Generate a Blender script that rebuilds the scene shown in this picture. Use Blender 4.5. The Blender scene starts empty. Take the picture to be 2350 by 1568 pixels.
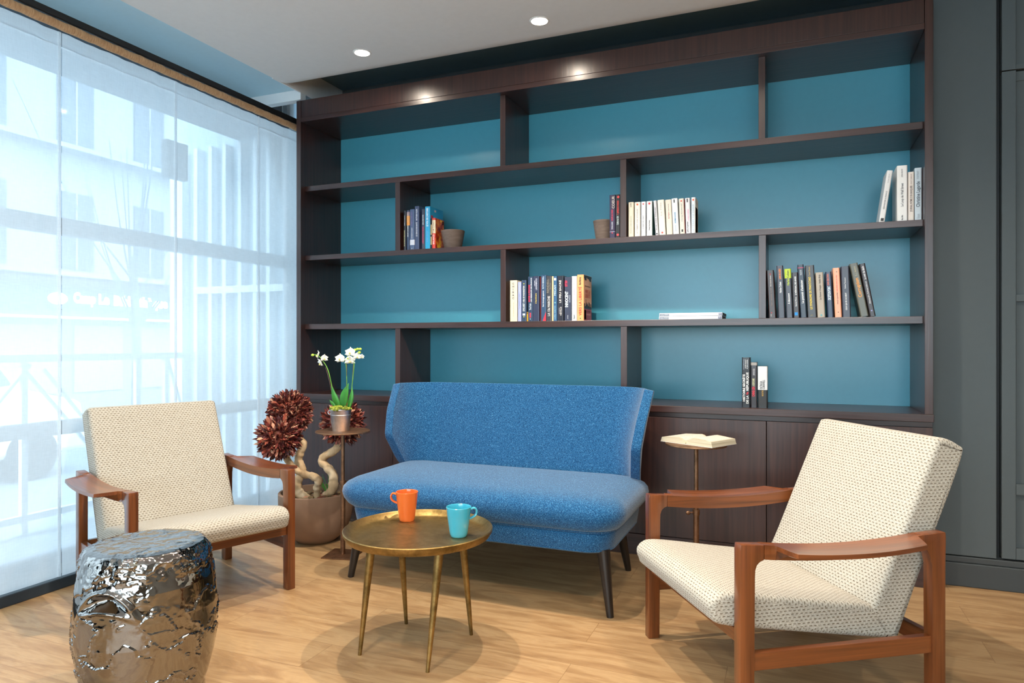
import bpy, bmesh, math, random
from mathutils import Vector, Matrix, noise
sc = bpy.context.scene
COL = sc.collection
rnd = random.Random(7)
PI = math.pi

# ------------------------------------------------------------------ camera
cd = bpy.data.cameras.new('camera'); cam = bpy.data.objects.new('camera', cd); COL.objects.link(cam)
cam.location = (2.905, -3.5587, 1.10)
cam.rotation_euler = (PI/2, 0, 0.387)
cd.sensor_width = 36; cd.sensor_fit = 'HORIZONTAL'; cd.lens = 1580.63/2350*36
cd.shift_y = 3.78/2350
cd.clip_start = .05; cd.clip_end = 200
sc.camera = cam
# ------------------------------------------------------------------ sky, lamps, exposure
w = bpy.data.worlds.new('sky'); sc.world = w; w.use_nodes = True
bg = w.node_tree.nodes['Background']; bg.inputs[0].default_value = (.72, .90, 1, 1); bg.inputs[1].default_value = 5.8
sc.view_settings.view_transform = 'Standard'; sc.view_settings.look = 'None'
sc.view_settings.exposure = 0.60; sc.view_settings.gamma = 1.0
try:
    sc.cycles.use_denoising = True
    sc.cycles.max_bounces = 10; sc.cycles.transparent_max_bounces = 24
    sc.cycles.sample_clamp_indirect = 6
except Exception: pass
def portal(name, loc, rot, sx, sy):
    l = bpy.data.lights.new(name, 'AREA'); l.shape = 'RECTANGLE'; l.size = sx; l.size_y = sy
    try: l.cycles.is_portal = True
    except Exception: pass
    o = bpy.data.objects.new(name, l); COL.objects.link(o); o.location = loc; o.rotation_euler = rot; return o
SPOT_W = 62
def downlight(x, y, z, wgt, size=150):
    l = bpy.data.lights.new('downlight', 'SPOT'); l.energy = SPOT_W*wgt; l.color = (1, .865, .71)
    l.spot_size = math.radians(size); l.spot_blend = .55 if size < 160 else .3; l.shadow_soft_size = .018
    o = bpy.data.objects.new('downlight', l); COL.objects.link(o); o.location = (x, y, z)
    return o
LAMPS = [(.71, -.355, .065, 166), (1.742, -.34, .05, 166), (2.774, -.60, .30, 130), (1.29, -1.18, 1.62, 125), (2.034, -1.12, 1.62, 125), (3.3, -1.3, .55, 125),
         (.60, -2.3, .55, 125), (1.75, -3.0, .8, 125), (2.9, -2.9, .8, 125), (1.7, -4.6, .7, 125), (4.1, -2.4, .5, 125), (3.4, -4.6, .7, 125)]
for (x, y, g, a) in LAMPS: downlight(x, y, 2.685, g, a)

# ------------------------------------------------------------------ materials
def newmat(name):
    m = bpy.data.materials.new(name); m.use_nodes = True
    return m, m.node_tree, m.node_tree.nodes['Principled BSDF']
def s2l(c):
    return tuple(((v/255)/12.92 if v/255 <= .04045 else ((v/255+.055)/1.055)**2.4) for v in c) + (1,)
_c = {}
def plain(rgb, rough=.5, metal=0, spec=.5, coat=0, name='plain'):
    k = (rgb, rough, metal, spec, coat)
    if k in _c: return _c[k]
    m, t, b = newmat(name)
    c = s2l(rgb)
    n = t.nodes.new('ShaderNodeTexNoise'); n.inputs['Scale'].default_value = 35
    tc = t.nodes.new('ShaderNodeTexCoord'); t.links.new(tc.outputs['Object'], n.inputs['Vector'])
    r = t.nodes.new('ShaderNodeValToRGB')
    r.color_ramp.elements[0].position = .3; r.color_ramp.elements[1].position = .7
    r.color_ramp.elements[0].color = (c[0]*.985, c[1]*.985, c[2]*.985, 1); r.color_ramp.elements[1].color = (min(1, c[0]*1.012), min(1, c[1]*1.012), min(1, c[2]*1.012), 1)
    t.links.new(n.outputs[0], r.inputs[0]); t.links.new(r.outputs[0], b.inputs['Base Color'])
    b.inputs['Roughness'].default_value = rough; b.inputs['Metallic'].default_value = metal
    b.inputs['Specular IOR Level'].default_value = spec; b.inputs['Coat Weight'].default_value = coat
    _c[k] = m; return m
def ramp(t, src, stops):
    r = t.nodes.new('ShaderNodeValToRGB'); e = r.color_ramp.elements
    while len(e) < len(stops): e.new(.5)
    for i, (p, c) in enumerate(stops): e[i].position = p; e[i].color = c
    t.links.new(src, r.inputs[0]); return r.outputs[0]
def wood(name, c1, c2, axis='Z', rough=.4, scale=1.0, coat=0, bump=.15, spec=.5):
    """streaky grain running along one axis of the object"""
    m, t, b = newmat(name)
    tc = t.nodes.new('ShaderNodeTexCoord'); mp = t.nodes.new('ShaderNodeMapping')
    s = [38*scale]*3; s['XYZ'.index(axis)] = 1.3*scale; mp.inputs['Scale'].default_value = s
    t.links.new(tc.outputs['Object'], mp.inputs[0])
    n = t.nodes.new('ShaderNodeTexNoise'); n.inputs['Scale'].default_value = 1.5; n.inputs['Detail'].default_value = 6; n.inputs['Distortion'].default_value = .6
    t.links.new(mp.outputs[0], n.inputs['Vector'])
    n2 = t.nodes.new('ShaderNodeTexNoise'); n2.inputs['Scale'].default_value = 6; n2.inputs['Detail'].default_value = 3
    t.links.new(mp.outputs[0], n2.inputs['Vector'])
    mx = t.nodes.new('ShaderNodeMath'); mx.operation = 'MULTIPLY_ADD'; mx.inputs[1].default_value = .35
    t.links.new(n2.outputs[0], mx.inputs[0]); t.links.new(n.outputs[0], mx.inputs[2])
    c = ramp(t, mx.outputs[0], [(.42, s2l(c1)), (.85, s2l(c2))])
    t.links.new(c, b.inputs['Base Color'])
    b.inputs['Roughness'].default_value = rough; b.inputs['Coat Weight'].default_value = coat; b.inputs['Coat Roughness'].default_value = .15
    b.inputs['Specular IOR Level'].default_value = spec
    bp = t.nodes.new('ShaderNodeBump'); bp.inputs['Strength'].default_value = bump; bp.inputs['Distance'].default_value = .002
    t.links.new(mx.outputs[0], bp.inputs['Height']); t.links.new(bp.outputs[0], b.inputs['Normal'])
    return m
M_wenge_x = wood('wenge_x', (32, 13, 11), (62, 35, 29), 'X', .32, spec=.7, coat=.06)
M_wenge_z = wood('wenge_z', (32, 13, 11), (60, 34, 28), 'Z', .32, spec=.7, coat=.06)
M_wenge_dark = plain((14, 9, 9), .7)
M_teal = plain((70, 150, 172), .30, spec=.6, name='teal_paint')
M_armwood = wood('teak', (78, 38, 16), (128, 70, 33), 'X', .28, .8, coat=.35, bump=.05)
M_armwood_z = wood('teak_z', (74, 36, 16), (124, 68, 33), 'Z', .28, .8, coat=.35, bump=.05)
M_blackleg = plain((26, 22, 21), .35, coat=.2)

def floor_mat():
    m, t, b = newmat('oak_planks')
    tc = t.nodes.new('ShaderNodeTexCoord')
    br = t.nodes.new('ShaderNodeTexBrick')
    br.inputs['Scale'].default_value = 1; br.inputs['Brick Width'].default_value = 1.35; br.inputs['Row Height'].default_value = .185
    br.inputs['Mortar Size'].default_value = .0011; br.inputs['Mortar Smooth'].default_value = .3; br.offset = .37
    br.inputs['Color1'].default_value = (.2, .2, .2, 1); br.inputs['Color2'].default_value = (.8, .8, .8, 1); br.inputs['Mortar'].default_value = (.5, .5, .5, 1)
    t.links.new(tc.outputs['Object'], br.inputs['Vector'])
    # plank-wise offset of the grain
    sc_ = t.nodes.new('ShaderNodeVectorMath'); sc_.operation = 'SCALE'; sc_.inputs['Scale'].default_value = 7.3
    t.links.new(br.outputs['Color'], sc_.inputs[0])
    ad = t.nodes.new('ShaderNodeVectorMath'); ad.operation = 'ADD'
    t.links.new(tc.outputs['Object'], ad.inputs[0]); t.links.new(sc_.outputs[0], ad.inputs[1])
    mp = t.nodes.new('ShaderNodeMapping'); mp.inputs['Scale'].default_value = (1.3, 7, 1); t.links.new(ad.outputs[0], mp.inputs[0])
    n = t.nodes.new('ShaderNodeTexNoise'); n.inputs['Scale'].default_value = 1.6; n.inputs['Detail'].default_value = 7; n.inputs['Distortion'].default_value = 1.6; n.inputs['Roughness'].default_value = .6
    t.links.new(mp.outputs[0], n.inputs['Vector'])
    mp2 = t.nodes.new('ShaderNodeMapping'); mp2.inputs['Scale'].default_value = (6, 90, 1); t.links.new(ad.outputs[0], mp2.inputs[0])
    n2 = t.nodes.new('ShaderNodeTexNoise'); n2.inputs['Scale'].default_value = 2; n2.inputs['Detail'].default_value = 4
    t.links.new(mp2.outputs[0], n2.inputs['Vector'])
    c1 = ramp(t, n.outputs[0], [(.30, s2l((146, 112, 76))), (.47, s2l((168, 134, 94))), (.57, s2l((181, 149, 108))), (.75, s2l((160, 125, 87)))])
    c2 = ramp(t, n2.outputs[0], [(.35, (.86, .85, .84, 1)), (.62, (1, 1, 1, 1))])
    mul = t.nodes.new('ShaderNodeMixRGB'); mul.blend_type = 'MULTIPLY'; mul.inputs[0].default_value = .7
    t.links.new(c1, mul.inputs[1]); t.links.new(c2, mul.inputs[2])
    tone = ramp(t, br.outputs['Color'], [(.2, (.94, .93, .92, 1)), (.8, (1.0, 1.0, 1.0, 1))])
    mul2 = t.nodes.new('ShaderNodeMixRGB'); mul2.blend_type = 'MULTIPLY'; mul2.inputs[0].default_value = 1
    t.links.new(mul.outputs[0], mul2.inputs[1]); t.links.new(tone, mul2.inputs[2])
    seam = t.nodes.new('ShaderNodeMixRGB'); seam.blend_type = 'MULTIPLY'; t.links.new(br.outputs['Fac'], seam.inputs[0])
    t.links.new(mul2.outputs[0], seam.inputs[1]); seam.inputs[2].default_value = (.62, .56, .5, 1)
    t.links.new(seam.outputs[0], b.inputs['Base Color'])
    b.inputs['Roughness'].default_value = .42
    bp = t.nodes.new('ShaderNodeBump'); bp.inputs['Strength'].default_value = .08; bp.inputs['Distance'].default_value = .002
    t.links.new(n2.outputs[0], bp.inputs['Height']); t.links.new(bp.outputs[0], b.inputs['Normal'])
    return m
M_floor = floor_mat()
M_ceiling = plain((222, 222, 221), .9, spec=.1, name='ceiling_paint')
M_white = plain((215, 222, 226), .6, name='white_paint')
M_greywall = plain((80, 88, 91), .6, spec=.3, name='grey_wall')
M_greybase = plain((58, 63, 65), .5, name='grey_base')
M_warmwall = plain((150, 138, 124), .8, name='warm_wall')
M_black = plain((18, 20, 22), .5)

def curtain_mat():
    m, t, b = newmat('sheer_voile'); t.nodes.remove(b)
    out = t.nodes['Material Output']
    tc = t.nodes.new('ShaderNodeTexCoord')
    mp = t.nodes.new('ShaderNodeMapping'); mp.inputs['Scale'].default_value = (1, 260, 22); t.links.new(tc.outputs['Object'], mp.inputs[0])
    n = t.nodes.new('ShaderNodeTexNoise'); n.inputs['Scale'].default_value = 1; n.inputs['Detail'].default_value = 2; t.links.new(mp.outputs[0], n.inputs['Vector'])
    mp2 = t.nodes.new('ShaderNodeMapping'); mp2.inputs['Scale'].default_value = (1, 22, 260); t.links.new(tc.outputs['Object'], mp2.inputs[0])
    n2 = t.nodes.new('ShaderNodeTexNoise'); n2.inputs['Scale'].default_value = 1; n2.inputs['Detail'].default_value = 2; t.links.new(mp2.outputs[0], n2.inputs['Vector'])
    a = t.nodes.new('ShaderNodeMath'); a.operation = 'ADD'; t.links.new(n.outputs[0], a.inputs[0]); t.links.new(n2.outputs[0], a.inputs[1])
    mr = t.nodes.new('ShaderNodeMapRange'); mr.inputs['From Min'].default_value = .7; mr.inputs['From Max'].default_value = 1.3
    mr.inputs['To Min'].default_value = .68; mr.inputs['To Max'].default_value = .75
    t.links.new(a.outputs[0], mr.inputs['Value'])
    tr = t.nodes.new('ShaderNodeBsdfTransparent'); tl = t.nodes.new('ShaderNodeBsdfTranslucent'); df = t.nodes.new('ShaderNodeBsdfDiffuse')
    tr.inputs[0].default_value = (.96, .98, 1, 1); tl.inputs[0].default_value = (.90, .94, .97, 1); df.inputs[0].default_value = (.80, .82, .84, 1)
    m1 = t.nodes.new('ShaderNodeMixShader'); m1.inputs[0].default_value = .30; t.links.new(tl.outputs[0], m1.inputs[1]); t.links.new(df.outputs[0], m1.inputs[2])
    m2 = t.nodes.new('ShaderNodeMixShader'); t.links.new(mr.outputs[0], m2.inputs[0]); t.links.new(tr.outputs[0], m2.inputs[1]); t.links.new(m1.outputs[0], m2.inputs[2])
    t.links.new(m2.outputs[0], out.inputs[0]); return m
M_curtain = curtain_mat()

def cloth_uv_mat():
    """cream basket weave with short staggered darker floats, in metres of UV"""
    m, t, b = newmat('cream_weave')
    uv = t.nodes.new('ShaderNodeUVMap')
    nz = t.nodes.new('ShaderNodeTexNoise'); nz.inputs['Scale'].default_value = 60; t.links.new(uv.outputs[0], nz.inputs['Vector'])
    vs = t.nodes.new('ShaderNodeVectorMath'); vs.operation = 'SCALE'; vs.inputs['Scale'].default_value = .0032; t.links.new(nz.outputs['Color'], vs.inputs[0])
    va = t.nodes.new('ShaderNodeVectorMath'); va.operation = 'ADD'; t.links.new(uv.outputs[0], va.inputs[0]); t.links.new(vs.outputs[0], va.inputs[1])
    br = t.nodes.new('ShaderNodeTexBrick'); br.inputs['Scale'].default_value = 1
    br.inputs['Brick Width'].default_value = .0150; br.inputs['Row Height'].default_value = .0098; br.inputs['Mortar Size'].default_value = .0016; br.inputs['Mortar Smooth'].default_value = .9
    br.offset = .5
    t.links.new(va.outputs[0], br.inputs['Vector'])
    # dark floats = horizontal mortar only: darken near row joints, but broken up along the row
    sp = t.nodes.new('ShaderNodeSeparateXYZ'); t.links.new(va.outputs[0], sp.inputs[0])
    def fr(sock, period, off=None):
        d = t.nodes.new('ShaderNodeMath'); d.operation = 'DIVIDE'; d.inputs[1].default_value = period; t.links.new(sock, d.inputs[0])
        s = d.outputs[0]
        if off is not None:
            a = t.nodes.new('ShaderNodeMath'); a.operation = 'ADD'; t.links.new(s, a.inputs[0]); t.links.new(off, a.inputs[1]); s = a.outputs[0]
        f = t.nodes.new('ShaderNodeMath'); f.operation = 'FRACT'; t.links.new(s, f.inputs[0]); return f.outputs[0], d.outputs[0]
    vfr, vraw = fr(sp.outputs[1], .0098)
    fl = t.nodes.new('ShaderNodeMath'); fl.operation = 'FLOOR'; t.links.new(vraw, fl.inputs[0])
    hf = t.nodes.new('ShaderNodeMath'); hf.operation = 'MULTIPLY'; hf.inputs[1].default_value = .5; t.links.new(fl.outputs[0], hf.inputs[0])
    ufr, _ = fr(sp.outputs[0], .0150, hf.outputs[0])
    def tri(sock, c, wd):
        s = t.nodes.new('ShaderNodeMath'); s.operation = 'SUBTRACT'; s.inputs[1].default_value = c; t.links.new(sock, s.inputs[0])
        a = t.nodes.new('ShaderNodeMath'); a.operation = 'ABSOLUTE'; t.links.new(s.outputs[0], a.inputs[0])
        r = t.nodes.new('ShaderNodeMapRange'); r.interpolation_type = 'SMOOTHSTEP'; r.inputs['From Min'].default_value = wd*.55; r.inputs['From Max'].default_value = wd*1.25
        r.inputs['To Min'].default_value = 1; r.inputs['To Max'].default_value = 0; t.links.new(a.outputs[0], r.inputs['Value']); return r.outputs[0]
    g = t.nodes.new('ShaderNodeMath'); g.operation = 'MULTIPLY'; t.links.new(tri(vfr, .5, .165), g.inputs[0]); t.links.new(tri(ufr, .5, .30), g.inputs[1])
    n2 = t.nodes.new('ShaderNodeTexNoise'); n2.inputs['Scale'].default_value = 190; n2.inputs['Detail'].default_value = 1; t.links.new(uv.outputs[0], n2.inputs['Vector'])
    mr = t.nodes.new('ShaderNodeMapRange'); mr.inputs['From Min'].default_value = .35; mr.inputs['From Max'].default_value = .6; mr.inputs['To Min'].default_value = .45; mr.inputs['To Max'].default_value = 1
    t.links.new(n2.outputs[0], mr.inputs['Value'])
    g2 = t.nodes.new('ShaderNodeMath'); g2.operation = 'MULTIPLY'; t.links.new(g.outputs[0], g2.inputs[0]); t.links.new(mr.outputs[0], g2.inputs[1])
    mx = t.nodes.new('ShaderNodeMixRGB'); t.links.new(g2.outputs[0], mx.inputs[0])
    base = ramp(t, n2.outputs[0], [(.3, s2l((168, 162, 149))), (.7, s2l((192, 187, 175)))])
    t.links.new(base, mx.inputs[1]); mx.inputs[2].default_value = s2l((96, 82, 62))
    t.links.new(mx.outputs[0], b.inputs['Base Color']); b.inputs['Roughness'].default_value = .92; b.inputs['Specular IOR Level'].default_value = .15
    b.inputs['Sheen Weight'].default_value = .15
    inv = t.nodes.new('ShaderNodeMath'); inv.operation = 'MULTIPLY_ADD'; inv.inputs[1].default_value = -1; inv.inputs[2].default_value = 1; t.links.new(g2.outputs[0], inv.inputs[0])
    mm = t.nodes.new('ShaderNodeMath'); mm.operation = 'MULTIPLY_ADD'; mm.inputs[1].default_value = -.45
    t.links.new(br.outputs['Fac'], mm.inputs[0]); t.links.new(inv.outputs[0], mm.inputs[2])
    bp = t.nodes.new('ShaderNodeBump'); bp.inputs['Strength'].default_value = .55; bp.inputs['Distance'].default_value = .003
    t.links.new(mm.outputs[0], bp.inputs['Height']); t.links.new(bp.outputs[0], b.inputs['Normal'])
    return m
M_weave = cloth_uv_mat()

def blue_tweed():
    m, t, b = newmat('blue_tweed')
    tc = t.nodes.new('ShaderNodeTexCoord')
    def nn(scale, vec=(1, 1, 1), det=2):
        mp = t.nodes.new('ShaderNodeMapping'); mp.inputs['Scale'].default_value = vec; t.links.new(tc.outputs['Object'], mp.inputs[0])
        n = t.nodes.new('ShaderNodeTexNoise'); n.inputs['Scale'].default_value = scale; n.inputs['Detail'].default_value = det; t.links.new(mp.outputs[0], n.inputs['Vector']); return n.outputs[0]
    a = nn(190, (1, 1, 4)); c = nn(190, (4, 1, 1)); d = nn(420)
    ad = t.nodes.new('ShaderNodeMath'); ad.operation = 'ADD'; t.links.new(a, ad.inputs[0]); t.links.new(c, ad.inputs[1])
    ad2 = t.nodes.new('ShaderNodeMath'); ad2.operation = 'ADD'; t.links.new(ad.outputs[0], ad2.inputs[0]); t.links.new(d, ad2.inputs[1])
    dv = t.nodes.new('ShaderNodeMath'); dv.operation = 'DIVIDE'; dv.inputs[1].default_value = 3; t.links.new(ad2.outputs[0], dv.inputs[0])
    cc = ramp(t, dv.outputs[0], [(.40, s2l((6, 40, 78))), (.48, s2l((12, 70, 114))), (.54, s2l((30, 94, 138))), (.62, s2l((92, 142, 178)))])
    t.links.new(cc, b.inputs['Base Color']); b.inputs['Roughness'].default_value = .9; b.inputs['Specular IOR Level'].default_value = .15; b.inputs['Sheen Weight'].default_value = .3
    bp = t.nodes.new('ShaderNodeBump'); bp.inputs['Strength'].default_value = .5; bp.inputs['Distance'].default_value = .002
    t.links.new(dv.outputs[0], bp.inputs['Height']); t.links.new(bp.outputs[0], b.inputs['Normal'])
    return m
M_blue = blue_tweed()

def brass_mat(name='aged_brass', c1=(104, 82, 46), c2=(176, 140, 78), rough=.34):
    m, t, b = newmat(name)
    tc = t.nodes.new('ShaderNodeTexCoord')
    n = t.nodes.new('ShaderNodeTexNoise'); n.inputs['Scale'].default_value = 9; n.inputs['Detail'].default_value = 9; n.inputs['Roughness'].default_value = .7; t.links.new(tc.outputs['Object'], n.inputs['Vector'])
    c = ramp(t, n.outputs[0], [(.36, s2l(c1)), (.62, s2l(c2))]); t.links.new(c, b.inputs['Base Color'])
    b.inputs['Metallic'].default_value = 1
    mr = t.nodes.new('ShaderNodeMapRange'); mr.inputs['From Min'].default_value = .3; mr.inputs['From Max'].default_value = .7; mr.inputs['To Min'].default_value = rough+.14; mr.inputs['To Max'].default_value = rough-.06
    t.links.new(n.outputs[0], mr.inputs['Value']); t.links.new(mr.outputs[0], b.inputs['Roughness'])
    bp = t.nodes.new('ShaderNodeBump'); bp.inputs['Strength'].default_value = .18; bp.inputs['Distance'].default_value = .003
    t.links.new(n.outputs[0], bp.inputs['Height']); t.links.new(bp.outputs[0], b.inputs['Normal'])
    return m
M_brass = brass_mat('aged_brass', (104, 86, 50), (170, 142, 90), .40)
M_rust = brass_mat('bronze_patina', (104, 78, 60), (158, 120, 92), .5)
M_zinc = brass_mat('zinc', (176, 180, 184), (226, 228, 230), .34)

def chrome_mat():
    m, t, b = newmat('hammered_chrome')
    tc = t.nodes.new('ShaderNodeTexCoord')
    n = t.nodes.new('ShaderNodeTexNoise'); n.inputs['Scale'].default_value = 14; n.inputs['Detail'].default_value = 2; n.inputs['Distortion'].default_value = .5; t.links.new(tc.outputs['Object'], n.inputs['Vector'])
    n3 = t.nodes.new('ShaderNodeTexNoise'); n3.inputs['Scale'].default_value = 40; n3.inputs['Detail'].default_value = 2; t.links.new(tc.outputs['Object'], n3.inputs['Vector'])
    mm = t.nodes.new('ShaderNodeMath'); mm.operation = 'MULTIPLY_ADD'; mm.inputs[1].default_value = .15; t.links.new(n3.outputs[0], mm.inputs[0]); t.links.new(n.outputs[0], mm.inputs[2])
    b.inputs['Base Color'].default_value = (.27, .26, .25, 1); b.inputs['Metallic'].default_value = 1; b.inputs['Roughness'].default_value = .055
    bp = t.nodes.new('ShaderNodeBump'); bp.inputs['Strength'].default_value = .16; bp.inputs['Distance'].default_value = .012
    t.links.new(mm.outputs[0], bp.inputs['Height']); t.links.new(bp.outputs[0], b.inputs['Normal'])
    return m
M_chrome = chrome_mat()

def noise_mat(name, stops, scale, rough=.6, bump=.3, detail=5, dist=.004, vec=(1, 1, 1), coord='Object', sss=0):
    m, t, b = newmat(name)
    tc = t.nodes.new('ShaderNodeTexCoord'); mp = t.nodes.new('ShaderNodeMapping'); mp.inputs['Scale'].default_value = vec; t.links.new(tc.outputs[coord], mp.inputs[0])
    n = t.nodes.new('ShaderNodeTexNoise'); n.inputs['Scale'].default_value = scale; n.inputs['Detail'].default_value = detail; t.links.new(mp.outputs[0], n.inputs['Vector'])
    t.links.new(ramp(t, n.outputs[0], [(p, s2l(c)) for p, c in stops]), b.inputs['Base Color']); b.inputs['Roughness'].default_value = rough
    if bump:
        bp = t.nodes.new('ShaderNodeBump'); bp.inputs['Strength'].default_value = bump; bp.inputs['Distance'].default_value = dist
        t.links.new(n.outputs[0], bp.inputs['Height']); t.links.new(bp.outputs[0], b.inputs['Normal'])
    return m
def leaf_mat(name, cols, rough=.45):
    m, t, b = newmat(name)
    g = t.nodes.new('ShaderNodeNewGeometry')
    r = t.nodes.new('ShaderNodeValToRGB'); e = r.color_ramp.elements; r.color_ramp.interpolation = 'CONSTANT'
    while len(e) < len(cols): e.new(.5)
    for i, c in enumerate(cols): e[i].position = i/len(cols); e[i].color = s2l(c)
    t.links.new(g.outputs['Random Per Island'], r.inputs[0]); t.links.new(r.outputs[0], b.inputs['Base Color']); b.inputs['Roughness'].default_value = rough
    return m
M_redleaf = leaf_mat('red_leaf', [(84, 34, 32), (124, 54, 46), (156, 76, 60), (60, 26, 28), (184, 118, 94), (102, 44, 40), (214, 164, 134), (134, 60, 50), (72, 30, 32), (166, 88, 70), (94, 40, 38), (66, 28, 30)])
M_driftwood = noise_mat('driftwood', [(.3, (150, 118, 82)), (.5, (206, 178, 140)), (.7, (232, 212, 180))], 14, .75, .6, 8, .008, (1, 1, .5))
M_clay = noise_mat('clay_brown', [(.3, (128, 100, 80)), (.7, (146, 118, 96))], 7, .8, .12, 6)
M_claydark = noise_mat('clay_grey', [(.3, (92, 78, 70)), (.7, (112, 97, 88))], 18, .8, .25, 6, .003, (1, 1, 5))
M_moss = noise_mat('moss', [(.34, (62, 52, 20)), (.48, (104, 118, 30)), (.6, (150, 160, 52)), (.72, (176, 140, 90))], 60, .95, 1, 4, .01)
M_soil = noise_mat('potting_soil', [(.35, (70, 52, 36)), (.55, (130, 106, 74)), (.7, (170, 150, 112))], 45, .95, 1, 4, .01)
M_green = noise_mat('orchid_leaf', [(.3, (26, 92, 28)), (.7, (58, 140, 46))], 12, .35, .05, 2)
M_stem = noise_mat('orchid_stem', [(.3, (60, 120, 34)), (.7, (120, 170, 60))], 20, .45, .05, 2)
M_stick = plain((78, 50, 50), .5)
M_bud = plain((176, 205, 74), .5)
M_orange = plain((222, 104, 44), .16, spec=.5, coat=.5, name='orange_glaze')
M_cyan = plain((64, 170, 194), .16, spec=.5, coat=.5, name='turquoise_glaze')
def petal_mat():
    m, t, b = newmat('petal')
    b.inputs['Base Color'].default_value = (.86, .87, .80, 1); b.inputs['Roughness'].default_value = .5
    b.inputs['Subsurface Weight'].default_value = .25; b.inputs['Subsurface Radius'].default_value = (.01, .01, .008)
    return m
M_petal = petal_mat()
def emis(name, c, s):
    m, t, b = newmat(name); b.inputs['Emission Color'].default_value = c; b.inputs['Emission Strength'].default_value = s; return m
M_lamp = emis('lamp_face', (1, .88, .70, 1), 14)

# ------------------------------------------------------------------ builders
class MB:
    def __init__(s): s.v = []; s.f = []; s.uv = None
    def box(s, x0, x1, y0, y1, z0, z1):
        n = len(s.v)
        s.v += [(x, y, z) for z in (z0, z1) for y in (y0, y1) for x in (x0, x1)]
        s.f += [tuple(n+i for i in q) for q in ((0, 2, 3, 1), (4, 5, 7, 6), (0, 1, 5, 4), (2, 6, 7, 3), (0, 4, 6, 2), (1, 3, 7, 5))]; return s
    def prism(s, pts, axis, a, b):
        """closed outline pts (2D) extruded along axis from a to b"""
        n = len(s.v); k = len(pts)
        def mk(p, d):
            if axis == 'Y': return (p[0], d, p[1])
            if axis == 'X': return (d, p[0], p[1])
            return (p[0], p[1], d)
        s.v += [mk(p, a) for p in pts]+[mk(p, b) for p in pts]
        s.f += [tuple(n+i for i in range(k)), tuple(n+k+i for i in reversed(range(k)))]
        s.f += [(n+i, n+k+i, n+k+(i+1) % k, n+(i+1) % k) for i in range(k)]; return s
    def tube(s, pts, r, seg=12, cap=True, squash=None):
        pts = [Vector(p) for p in pts]; n0 = len(s.v); m = len(pts)
        rs = r if hasattr(r, '__len__') else [r]*m
        up = None
        for i, p in enumerate(pts):
            t = (pts[min(i+1, m-1)]-pts[max(i-1, 0)]).normalized()
            if up is None:
                up = t.cross(Vector((0, 0, 1)) if abs(t.z) < .9 else Vector((1, 0, 0))).normalized()
            else: up = (up-t*up.dot(t)).normalized()
            bi = t.cross(up)
            for k in range(seg):
                a = 2*PI*k/seg; s.v.append(tuple(p+(up*math.cos(a)+bi*math.sin(a))*rs[i]))
        for i in range(m-1):
            for k in range(seg):
                a = n0+i*seg+k; b = n0+i*seg+(k+1) % seg
                s.f.append((a, b, b+seg, a+seg))
        if cap: s.f.append(tuple(n0+k for k in reversed(range(seg)))); s.f.append(tuple(n0+(m-1)*seg+k for k in range(seg)))
        return s
    def lathe(s, prof, seg=48, c=(0, 0), closed=False):
        n0 = len(s.v); m = len(prof)
        for r, z in prof:
            for k in range(seg):
                a = 2*PI*k/seg; s.v.append((c[0]+r*math.cos(a), c[1]+r*math.sin(a), z))
        for i in range(m-1 if not closed else m):
            for k in range(seg):
                a = n0+i*seg+k; b = n0+i*seg+(k+1) % seg; j = n0+((i+1) % m)*seg
                s.f.append((a, b, j+(k+1) % seg, j+k))
        if not closed:
            if prof[0][0] > 1e-6: s.f.append(tuple(n0+k for k in reversed(range(seg))))
            if prof[-1][0] > 1e-6: s.f.append(tuple(n0+(m-1)*seg+k for k in range(seg)))
        return s
    def grid(s, P):
        n0 = len(s.v); R = len(P); Cn = len(P[0])
        for row in P: s.v += [tuple(q) for q in row]
        for i in range(R-1):
            for j in range(Cn-1):
                a = n0+i*Cn+j; s.f.append((a, a+1, a+Cn+1, a+Cn))
        return s
    def sphere(s, c, r, seg=12, rings=8, sc_=(1, 1, 1)):
        n0 = len(s.v)
        for i in range(rings+1):
            th = PI*i/rings
            for k in range(seg):
                a = 2*PI*k/seg
                s.v.append((c[0]+r*sc_[0]*math.sin(th)*math.cos(a), c[1]+r*sc_[1]*math.sin(th)*math.sin(a), c[2]+r*sc_[2]*math.cos(th)))
        for i in range(rings):
            for k in range(seg):
                a = n0+i*seg+k; b = n0+i*seg+(k+1) % seg; s.f.append((a, a+seg, b+seg, b))
        return s
    def build(s, name, mat, parent=None, smooth=False, bevel=0, bseg=2, weld=False, sub=0, solid=None, angle=35):
        me = bpy.data.meshes.new(name); me.from_pydata(s.v, [], s.f)
        bm = bmesh.new(); bm.from_mesh(me)
        if weld: bmesh.ops.remove_doubles(bm, verts=bm.verts, dist=1e-5)
        bmesh.ops.recalc_face_normals(bm, faces=bm.faces) if solid is None else None
        if bevel:
            es = [e for e in bm.edges if len(e.link_faces) == 2 and e.calc_face_angle(0) > math.radians(25)]
            bmesh.ops.bevel(bm, geom=es, offset=bevel, segments=bseg, profile=.5, affect='EDGES', clamp_overlap=True)
        bm.to_mesh(me); bm.free()
        if smooth:
            for p in me.polygons: p.use_smooth = True
            try: me.set_sharp_from_angle(angle=math.radians(angle))
            except Exception: pass
        me.materials.append(mat)
        o = bpy.data.objects.new(name, me); COL.objects.link(o)
        if parent: o.parent = parent
        if solid:
            md = o.modifiers.new('solid', 'SOLIDIFY'); md.thickness = solid[0]; md.offset = solid[1]
            if len(solid) > 2:
                b = o.modifiers.new('bev', 'BEVEL'); b.width = solid[2]; b.segments = 4; b.limit_method = 'ANGLE'; b.angle_limit = math.radians(50)
        if sub:
            md = o.modifiers.new('sub', 'SUBSURF'); md.levels = sub; md.render_levels = sub
        return o
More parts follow.
